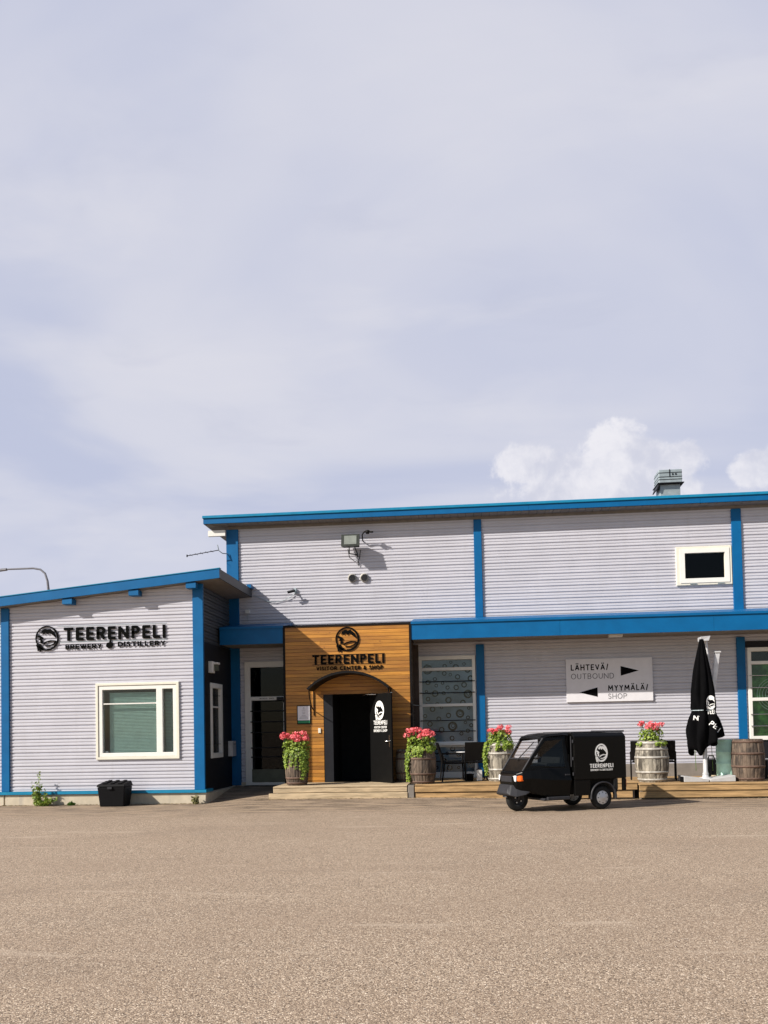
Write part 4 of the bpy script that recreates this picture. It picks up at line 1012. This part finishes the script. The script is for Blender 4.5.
for sx in (0, 1):
    x0, x1 = (4.82, 5.38) if sx == 0 else (5.41, 5.98)
    lo = .40; hi = .335
    zl, zr = (.42, .34) if sx == 0 else (.34, .42)
    b.hexa([(x0, 21.56, .279), (x1, 21.56, .279), (x1, 22.2, .279), (x0, 22.2, .279), (x0, 21.56, zl), (x1, 21.56, zr), (x1, 22.2, zr), (x0, 22.2, zl)])
b.build('base_slab', 'slab', pa, bevel=.008)
b = MB(L); b.lathe([(.33, .16), (.36, .16), (.37, .08), (.42, .07)], 20, (5.40, 21.95, 0)); b.build('base_flange', 'alu', pa)
b = MB(L); b.box(4.76, 4.815, 21.6, 21.75, .28, .40); b.build('base_handle', 'plastic_black', pa)
b = MB(L)
for xx in (5.27, 5.66): b.tube([(xx, 22.3, .5), (xx - .02, 22.3, 1.3), (xx - .03, 22.2, 1.7)], .007, 5)
b.build('pull_cord', 'leaf', pa)
pa.location = (5.14, 20.95, .337); pa.scale = (.958, .958, .958)
jg = thing('plastic_jug', 'black canister on the deck behind the parasol base', 'canister', (5.50, 21.75, .336))
b = MB(); b.box(-.13, .10, -.09, .09, 0, .46); b.build('body', 'plastic_black', jg, bevel=.03, segs=2)
b = MB(); b.tube([(-.08, 0, .45), (-.06, 0, .54), (.04, 0, .54), (.07, 0, .45)], .016, 6); b.build('handle', 'plastic_black', jg); MB().lathe([(.3, .0), (.3, .10), (.44, .09), (.47, .03), (.5, 0)], 14, (.22, 0, -.12)).build('round_pot', 'plastic_black', jg)

# ---------------------------------------------------------------- furniture on the deck
def chair(label, x, y, z, rz, wide=.5):
    t = thing('patio_chair', label, 'chair', (x, y, z), rz, 'black patio chairs on the deck')
    hw = wide / 2
    MB().box(-.24, .24, -hw + .03, hw - .03, .415, .45).build('seat', 'rattan', t, bevel=.01)
    b = MB(); b.hexa([(-.27, -hw, .47), (-.235, -hw, .47), (-.235, hw, .47), (-.27, hw, .47), (-.40, -hw, .92), (-.37, -hw, .92), (-.37, hw, .92), (-.40, hw, .92)]); b.build('backrest', 'rattan', t, bevel=.008)
    for sx, sy in ((1, 1), (1, -1), (-1, 1), (-1, -1)):
        MB().tube([(sx * .27 if sx > 0 else -.30, sy * hw, 0), (sx * .25, sy * hw, .42)] + ([(.25, sy * hw, .64)] if sx > 0 else [(-.29, sy * hw, .66)]), .018, 8).build('leg', 'rattan', t)
    for sy in (1, -1): MB().box(-.30, .27, sy * hw - .02, sy * hw + .02, .64, .665).build('armrest', 'rattan', t, bevel=.005)
    return t
chair('black patio chair seen side-on beside the brown cask', -.52, 21.55, .377, R(8))
chair('black patio chair with its broad back to the viewer near the whitewashed cask', -.02, 21.95, .377, R(96), .52)
chair('dark chair hidden behind the large flowering cask right of the van', 4.16, 21.75, .336, R(80), 1.0)
tb = thing('side_table', 'small dark round table between the two black chairs', 'table', (-.25, 22.3, .377))
b = MB(); b.lathe([(.66, 0), (.66, .24), (.68, .24), (.68, 0)], 24); b.build('table_top', 'hub', tb); b = MB(); b.lathe([(0, .2), (.015, .2), (.03, .025), (.66, .025)], 16); b.build('pedestal', 'rattan', tb)
ln = thing('lantern', 'small pale lantern standing on the deck under the broad-backed chair', 'lantern', (.09, 21.45, .377))
b = MB(); b.box(-.065, .065, -.065, .065, .012, .27); b.build('glass_body', 'hub', ln, bevel=.006); b = MB(); b.box(-.075, .075, -.075, .075, .0, .011); b.box(-.075, .075, -.075, .075, .272, .285); b.tube([(-.04, 0, .285), (0, 0, .33), (.04, 0, .285)], .006, 6); b.build('frame', 'trim_black', ln)
as_ = thing('ash_bucket', 'low dark bucket on the deck left of the lantern', 'bucket', (-.14, 21.5, .377))
b = MB(); b.lathe([(0, 0), (0, .08), (.16, .10), (.17, .105), (.17, .095), (.02, .075)], 20); b.build('pail', 'plastic_black', as_); b = MB(); b.tube([(-.1, 0, .16), (-.06, 0, .22), (.06, 0, .22), (.1, 0, .16)], .005, 6); b.build('handle', 'chrome', as_)
bn = thing('slatted_bench', 'pale slatted bench at the right edge under the green window', 'bench', (7.05, 21.7, .336))
b = MB()
for i in range(3): b.box(-.45, .7, -.2 + i * .13, -.09 + i * .13, .43, .46)
b.build('seat', 'hub', bn, bevel=.004); b = MB(); b.box(-.42, -.36, -.18, .15, 0, .43); b.build('leg', 'rattan', bn); b = MB(); b.box(.6, .66, -.18, .15, 0, .43); b.build('leg', 'rattan', bn)

# ---------------------------------------------------------------- grit bin
gb = thing('grit_bin', 'black plastic bin with ridged lid against the left wing wall', 'bin', (-8.235, 19.98, 0))
b = MB(); b.hexa([(-.31, -.22, 0), (.31, -.22, 0), (.31, .2, 0), (-.31, .2, 0), (-.36, -.26, .47), (.36, -.26, .47), (.36, .24, .47), (-.36, .24, .47)]); b.build('body', 'plastic_black', gb, bevel=.02, segs=2)
b = MB(); b.hexa([(-.375, -.28, .475), (.375, -.28, .475), (.375, .26, .475), (-.375, .26, .475), (-.36, -.26, .53), (.36, -.26, .53), (.34, .22, .60), (-.34, .22, .60)])
gb.scale = (.90, .95, .95)
lid = b.build('lid', 'plastic_black', gb, bevel=.015, segs=2)
for xx in (-.20, .0, .2):
    b = MB(); b.hexa([(xx - .05, -.2, .545), (xx + .05, -.2, .545), (xx + .05, .2, .60), (xx - .05, .2, .60), (xx - .045, -.2, .565), (xx + .045, -.2, .565), (xx + .045, .2, .622), (xx - .045, .2, .622)]); b.build('ridge', 'plastic_black', lid, bevel=.008)
b = MB(); b.box(-.08, .04, -.295, -.27, .42, .475); b.build('latch', 'ape_grey', gb, bevel=.004)

# ---------------------------------------------------------------- weeds
def weed(label, x, y, h, spread, n, seed, mat='leaf', cat='weed', lean=0.):
    r = random.Random(seed); t = thing('weed', label, cat, (x, y, gz(x, y)), 0)
    st = MB(); lf = MB()
    for i in range(n):
        a = r.uniform(0, 2 * PI); hh = h * (1.0 if i == 0 else r.uniform(.25, .75)); sp = spread * r.uniform(.2, 1) * (.35 if i == 0 else 1)
        pts = [Vector((0, 0, 0)), Vector((math.cos(a) * sp * .4 + lean * .3, math.sin(a) * sp * .2, hh * .5)), Vector((math.cos(a) * sp + lean, math.sin(a) * sp * .4, hh))]
        st.tube(pts, [.006, .004, .002], 5)
        m_ = int(14 + 26 * hh / h)
        for k in range(m_):
            f = r.uniform(.12, 1); p = pts[0].lerp(pts[1], f * 2) if f < .5 else pts[1].lerp(pts[2], f * 2 - 1)
            leafq(lf, p + rdir(r) * .05 * (1.2 - f * .6), rdir(r, .6), .034, r, .6)
    st.build('stem', 'leaf_dry', t); lf.build('leaves', mat, t); return t
weed('tall leafy weed growing at the foot of the left wing wall', -10.18, 20.14, .80, .20, 11, 21, 'leaf_lime')
weed('sprawling low weed around the foot of the tall weed', -10.02, 20.16, .30, .40, 16, 22, 'leaf_lime')
weed('small dry weed at the blue corner post of the wing', -6.42, 20.25, .22, .10, 6, 23, 'leaf_dry')
weed('tiny weed left of the grit bin at the plinth', -9.4, 20.24, .07, .12, 5, 24, 'leaf')

# loose grit and leaf litter along the walls and on the lot
def scatter(name, mat, n, f, smin, smax, seed, flat=True):
    r = random.Random(seed); b = MB()
    for i in range(n):
        x, y = f(r); s = r.uniform(smin, smax); z = gz(x, y) + s * .25 + .006
        a = r.uniform(0, PI); c_, s_2 = math.cos(a) * s, math.sin(a) * s
        if flat: b.add([(x - c_, y - s_2, z), (x + s_2 * .5, y - c_ * .5, z + s * .3), (x + c_, y + s_2, z), (x - s_2 * .5, y + c_ * .5, z + s * .3)], [(0, 1, 2, 3)])
        else:
            h = s * .8; b.add([(x - c_, y - s_2, z - h * .6), (x + s_2 * .7, y - c_ * .7, z - h * .5), (x + c_, y + s_2, z - h * .6), (x - s_2 * .7, y + c_ * .7, z - h * .5), (x + s * .1, y, z + h * .5)], [(0, 1, 4), (1, 2, 4), (2, 3, 4), (3, 0, 4)])
    return tag(b.build(name, mat), kind='stuff', cat='ground cover')
tag(scatter('leaf_litter', 'litter', 1500, lambda r: (r.uniform(-11.5, -6.2), 20.36 - abs(r.gauss(0, .12))) if r.random() < .35 else (r.uniform(-5.0, 8), 20.24 - abs(r.gauss(0, .12))), .01, .03, 31), 'dry leaves and dirt blown against the wall and deck foot')
tag(scatter('loose_gravel', 'grit', 5200, lambda r: (lambda yy: (r.uniform(-.52 * yy - .5, .36 * yy + .5), yy))(2.5 + 17 * r.random() ** 1.6), .003, .007, 33, False), 'loose gravel chips lying on the lot')

# ---------------------------------------------------------------- three-wheeled van
TH = R(27)
ape = thing('three_wheeled_van', 'black three-wheeled delivery van with white bird emblem parked by the deck', 'van', (.79, 17.72, 0), TH + PI)
ape.scale = (.993, .993, .98)
def loft(mb, secs, cap=True, smooth=False):
    n = len(secs[0]); vs = [p for s in secs for p in s]
    fs = [(i * n + k, i * n + (k + 1) % n, (i + 1) * n + (k + 1) % n, (i + 1) * n + k) for i in range(len(secs) - 1) for k in range(n)]
    if cap: fs += [tuple(range(n))[::-1], tuple(range((len(secs) - 1) * n, len(secs) * n))]
    return mb.add(vs, fs, smooth)
def sec(x, zb, wb, zm, wm, zt, wt):
    return [(x, -wb, zb), (x, -wm, zm), (x, -wt, zt), (x, wt, zt), (x, wm, zm), (x, wb, zb)]
b = MB()
loft(b, [sec(.225, .50, .22, .60, .27, .69, .24), sec(.185, .45, .30, .62, .36, .755, .32), sec(.10, .42, .35, .64, .43, .79, .40),
         sec(-.06, .40, .40, .66, .49, .83, .455), sec(-.24, .33, .46, .64, .545, .84, .51), sec(-.45, .27, .51, .62, .575, .845, .535), sec(-.88, .25, .53, .60, .60, .845, .555)])
body = b.build('body', 'ape_paint', ape, bevel=.02, segs=2)
def ys(x, z):
    base = .40 + (.535 - .40) * ss(.12, -.5, x); return base - (z - .8) * .14
def sp(x, z, s, o=0): return (x, s * (ys(x, z) + o), z)
# front sloping panel, roof, rear wall, side frames
def slope(z): return .10 - (z - .78) * .46 / .65
b = MB()
loft(b, [[(slope(z) + .0, -ys(slope(z), z), z), (slope(z), ys(slope(z), z), z), (slope(z) - .03, ys(slope(z), z), z - .01), (slope(z) - .03, -ys(slope(z), z), z - .01)] for z in (.775, .90, 1.03)])
b.build('front_panel', 'ape_paint', ape, bevel=.01)
outer = [(.10, .79), (-.355, 1.43), (-.85, 1.47), (-.88, .80)]; inner = [(-.07, .90), (-.385, 1.375), (-.77, 1.40), (-.79, .86)]
for s in (1, -1):
    b = MB(); vs = [sp(x, z, s, .0) for x, z in outer] + [sp(x, z, s, .0) for x, z in inner] + [sp(x, z, s, -.03) for x, z in outer] + [sp(x, z, s, -.03) for x, z in inner]
    fs = []
    for k in range(4):
        j = (k + 1) % 4; fs += [(k, j, 4 + j, 4 + k), (8 + k, 12 + k, 12 + j, 8 + j), (4 + k, 4 + j, 12 + j, 12 + k), (k, 8 + k, 8 + j, j)]
    b.add(vs, fs); dr_ = b.build('door', 'ape_paint', ape)
    b = MB(); b.add([sp(x, z, s, -.012) for x, z in inner], [(0, 1, 2, 3)]); b.build('window', 'glass_ape_side' if s > 0 else 'glass_ape', dr_)
    b = MB(); b.box(-.84, -.74, s * .59 - .012, s * .59 + .012, .70, .725); b.build('handle', 'ape_grey', dr_)
b = MB(); b.add([(slope(1.03) - .005, -ys(slope(1.03), 1.03) + .03, 1.03), (slope(1.03) - .005, ys(slope(1.03), 1.03) - .03, 1.03), (slope(1.42) - .005, ys(slope(1.42), 1.42) - .03, 1.42), (slope(1.42) - .005, -ys(slope(1.42), 1.42) + .03, 1.42)], [(0, 1, 2, 3)])
ws = b.build('windscreen', 'glass_ape', ape)
b = MB()
for s in (1, -1): b.tube([(slope(z), s * (ys(slope(z), z) - .012), z) for z in (.80, 1.1, 1.43)], .02, 8)
b.tube([(slope(1.03), -ys(0, 1.03) + .03, 1.03), (slope(1.03), ys(0, 1.03) - .03, 1.03)], .016, 8); b.build('screen_frame', 'ape_grey', ws)
b = MB(); b.tube([(slope(1.0) + .02, -.02, 1.0), (slope(1.12) + .02, .05, 1.12), (slope(1.36) + .015, .20, 1.36)], .009, 6); b.build('wiper', 'rubber', ws)
b = MB()
def rsec(x, z, w_, t=.05): return [(x, -w_, z - t), (x, -w_ + .06, z - .005), (x, 0, z + .012), (x, w_ - .06, z - .005), (x, w_, z - t), (x, 0, z - t + .02)]
loft(b, [rsec(-.29, 1.42, .40, .02), rsec(-.34, 1.47, .425), rsec(-.50, 1.515, .445), rsec(-.80, 1.535, .47), rsec(-.92, 1.53, .48, .06)], smooth=False)
b.build('cab_roof', 'ape_paint', ape, bevel=.008)
b = MB(); b.box(-.90, -.87, -.52, .52, .80, 1.10); b.box(-.90, -.87, -.47, -.30, 1.10, 1.48); b.box(-.90, -.87, .30, .47, 1.10, 1.48); b.box(-.90, -.87, -.30, .30, 1.40, 1.48); b.build('cab_rear', 'ape_paint', ape)
b = MB(); b.box(-.80, -.48, -.40, .40, .70, .93); b.hexa([(-.86, -.40, .9), (-.78, -.40, .9), (-.78, .40, .9), (-.86, .40, .9), (-.88, -.38, 1.22), (-.83, -.38, 1.22), (-.83, .38, 1.22), (-.88, .38, 1.22)]); b.build('seat', 'rubber', ape, bevel=.02)
b = MB(); b.tube([(-.1, 0, .8), (-.26, 0, 1.02)], .018, 8); b.tube([(-.28, -.32, 1.03), (-.27, -.1, 1.04), (-.27, .1, 1.04), (-.28, .32, 1.03)], .015, 8); b.build('handlebar', 'rubber', ape)
# nose lamps
for s in (1, -1):
    b = MB(); b.box(.15, .215, s * .275 - .06, s * .275 + .06, .595, .715); b.build('headlight', 'lamp_lens', ape, bevel=.012)
    b = MB(); b.hexa([(.10, s * .342, .60), (.20, s * .342, .60), (.15, s * .425, .605), (.05, s * .435, .605), (.10, s * .342, .715), (.19, s * .342, .715), (.13, s * .41, .72), (.04, s * .42, .72)]); b.build('turn_signal', 'orange', ape, bevel=.02, segs=2)
b = MB(); b.box(.19, .232, -.21, .21, .58, .70); b.build('grille', 'ape_grey', ape, bevel=.01)
b = MB(); loft(b, [[(x, -w_, z0), (x - .05, -w_ * .85, z1), (x - .05, w_ * .85, z1), (x, w_, z0)] for x, w_, z0, z1 in ((.34, .20, .37, .47), (.31, .27, .33, .53), (.20, .34, .30, .545), (.02, .40, .34, .52), (-.06, .40, .38, .50))])
b.build('bumper', 'ape_grey', ape, bevel=.015, segs=2)
b = MB(); b.lathe([(-.07, .26), (-.06, .29), (.06, .29), (.07, .26)], 20, (0, 0, .23), True, 'y', R(10), R(150)); b.build('front_mudguard', 'ape_grey', ape)
b = MB(); b.box(-.90, -.30, -.50, .52, .215, .262); b.box(-.85, -.35, .515, .575, .225, .29); b.build('sill', 'ape_grey', ape, bevel=.01)
def wheel(x, y, cap):
    b = MB(); c = (x, y, .23)
    b.lathe([(-.055, .135), (-.06, .19), (-.05, .218), (-.02, .23), (.02, .23), (.05, .218), (.06, .19), (.055, .135)], 36, c, True, 'y')
    w_ = b.build('wheel', 'rubber', ape)
    b = MB()
    for s in (1, -1): b.lathe([(s * .05, .145), (s * .052, .125), (s * (.066 if cap else .02), .10), (s * (.07 if cap else .02), .04), (s * (.075 if cap else .05), .035), (s * (.078 if cap else .06), 0)], 28, c, True, 'y')
    if not cap: b.lathe([(-.045, .14), (.045, .14)], 28, c, True, 'y')
    rim = b.build('hub_cap' if cap else 'rim', 'hub' if cap else 'ape_grey', w_)
    if cap:
        b = MB()
        for k in range(8):
            a = 2 * PI * k / 8
            for s in (1, -1): b.tube([(x + .105 * math.cos(a), y + s * .064, .23 + .105 * math.sin(a)), (x + .105 * math.cos(a), y + s * .0705, .23 + .105 * math.sin(a))], .010, 6)
        b.build('cap_slot', 'rubber', w_)
    else:
        b = MB()
        for k in range(4):
            a = 2 * PI * k / 4 + .5
            for s in (1, -1): b.tube([(x + .07 * math.cos(a), y + s * .03, .23 + .07 * math.sin(a)), (x + .07 * math.cos(a), y + s * .055, .23 + .07 * math.sin(a))], .014, 6)
        b.build('wheel_nut', 'hub', w_)
wheel(0, 0, False); wheel(-1.59, .51, True); wheel(-1.59, -.51, True)
b = MB(); b.tube([(0, .07, .23), (.0, .10, .32), (.02, .06, .48)], .025, 8); b.build('fork', 'ape_grey', ape)
# cargo box
X0, X1, HW = -.935, -2.15, .61
b = MB()
def bsec(x, hw=HW, zt=1.52, zb=.60): return [(x, -hw, zb), (x, -hw, zt - .07), (x, -hw + .07, zt), (x, hw - .07, zt), (x, hw, zt - .07), (x, hw, zb)]
loft(b, [bsec(X0 - .0, HW - .01), bsec(X0 - .02), bsec(X1 + .03), bsec(X1, HW - .02, 1.50)])
cb = b.build('cargo_box', 'ape_paint', ape, bevel=.015, segs=2)
b = MB(); b.box(X1 + .02, X0 + .0, -HW + .09, HW - .09, 1.525, 1.545); b.box(X1 - .0, X1 + .04, -HW + .06, HW - .06, 1.522, 1.56); b.build('roof_rail', 'ape_grey', cb, bevel=.006)
for s in (1, -1):
    MB().box(X0 - .36, X0, s * (HW - .03) - .028, s * (HW - .03) + .028, .29, .598).build('skirt', 'ape_paint', ape, bevel=.01)
    MB().box(X1 + .02, X1 + .10, s * (HW - .03) - .028, s * (HW - .03) + .028, .36, .598).build('skirt', 'ape_paint', ape, bevel=.01)
    MB().hexa([(-1.93, s * .585 - .02, .40), (-1.86, s * .585 - .02, .22), (-1.86, s * .585 + .02, .22), (-1.93, s * .585 + .02, .40), (-1.93, s * .585 - .02, .598), (-1.84, s * .585 - .02, .598), (-1.84, s * .585 + .02, .598), (-1.93, s * .585 + .02, .598)]).build('mud_flap', 'rubber', ape)
b = MB(); b.box(X1 + .1, -.85, -.34, .34, .30, .598); b.build('chassis', 'rubber', ape)
for s in (1, -1):
    b = MB(); b.lathe([(-.05, .275), (-.05, .30), (.05, .30), (.05, .275), (-.05, .275)], 18, (-1.59, s * .575, .25), True, 'y', R(-8), R(188)); b.build('wheel_arch', 'ape_grey', ape)
def lt(mb, f):      # write on the +y side of the box
    return mb.add([(-p[0], HW + .004 - p[1], p[2]) for p in f.v], f.f)
f = MB(); emblem(f, 1.56, 1.12, .145, .18, 0, .004, .17); text(f, 'TEERENPELI', 1.29, 1.83, .825, .905, 0, .004, .03); text(f, 'BREWERY & DISTILLERY', 1.305, 1.815, .765, .80, 0, .004, .01)
b = MB(); lt(b, f); b.build('lettering', 'white_print', cb)
for z in (.72, 1.02, 1.36): MB().tube([(-.915, .60, z - .03), (-.915, .60, z + .03)], .016, 8).build('hinge', 'ape_grey', cb)
b = MB(); b.tube([(-.905, .55, .86 + i * .05) for i in range(13)], .012, 6); b.build('seal', 'ape_grey', cb)
for s in (1, -1):
    b = MB(); b.box(X1 - .03, X1 + .02, s * .50 - .05, s * .50 + .05, .42, .58); b.build('tail_light', 'red_lens', ape, bevel=.008)
b = MB(); b.tube([(-.16, .47, 1.02), (-.12, .58, 1.05)], .010, 6); b.lathe([(-.012, 0), (-.012, .055), (.012, .06), (.014, 0)], 18, (-.11, .62, 1.07)); b.build('mirror', 'ape_grey', ape)
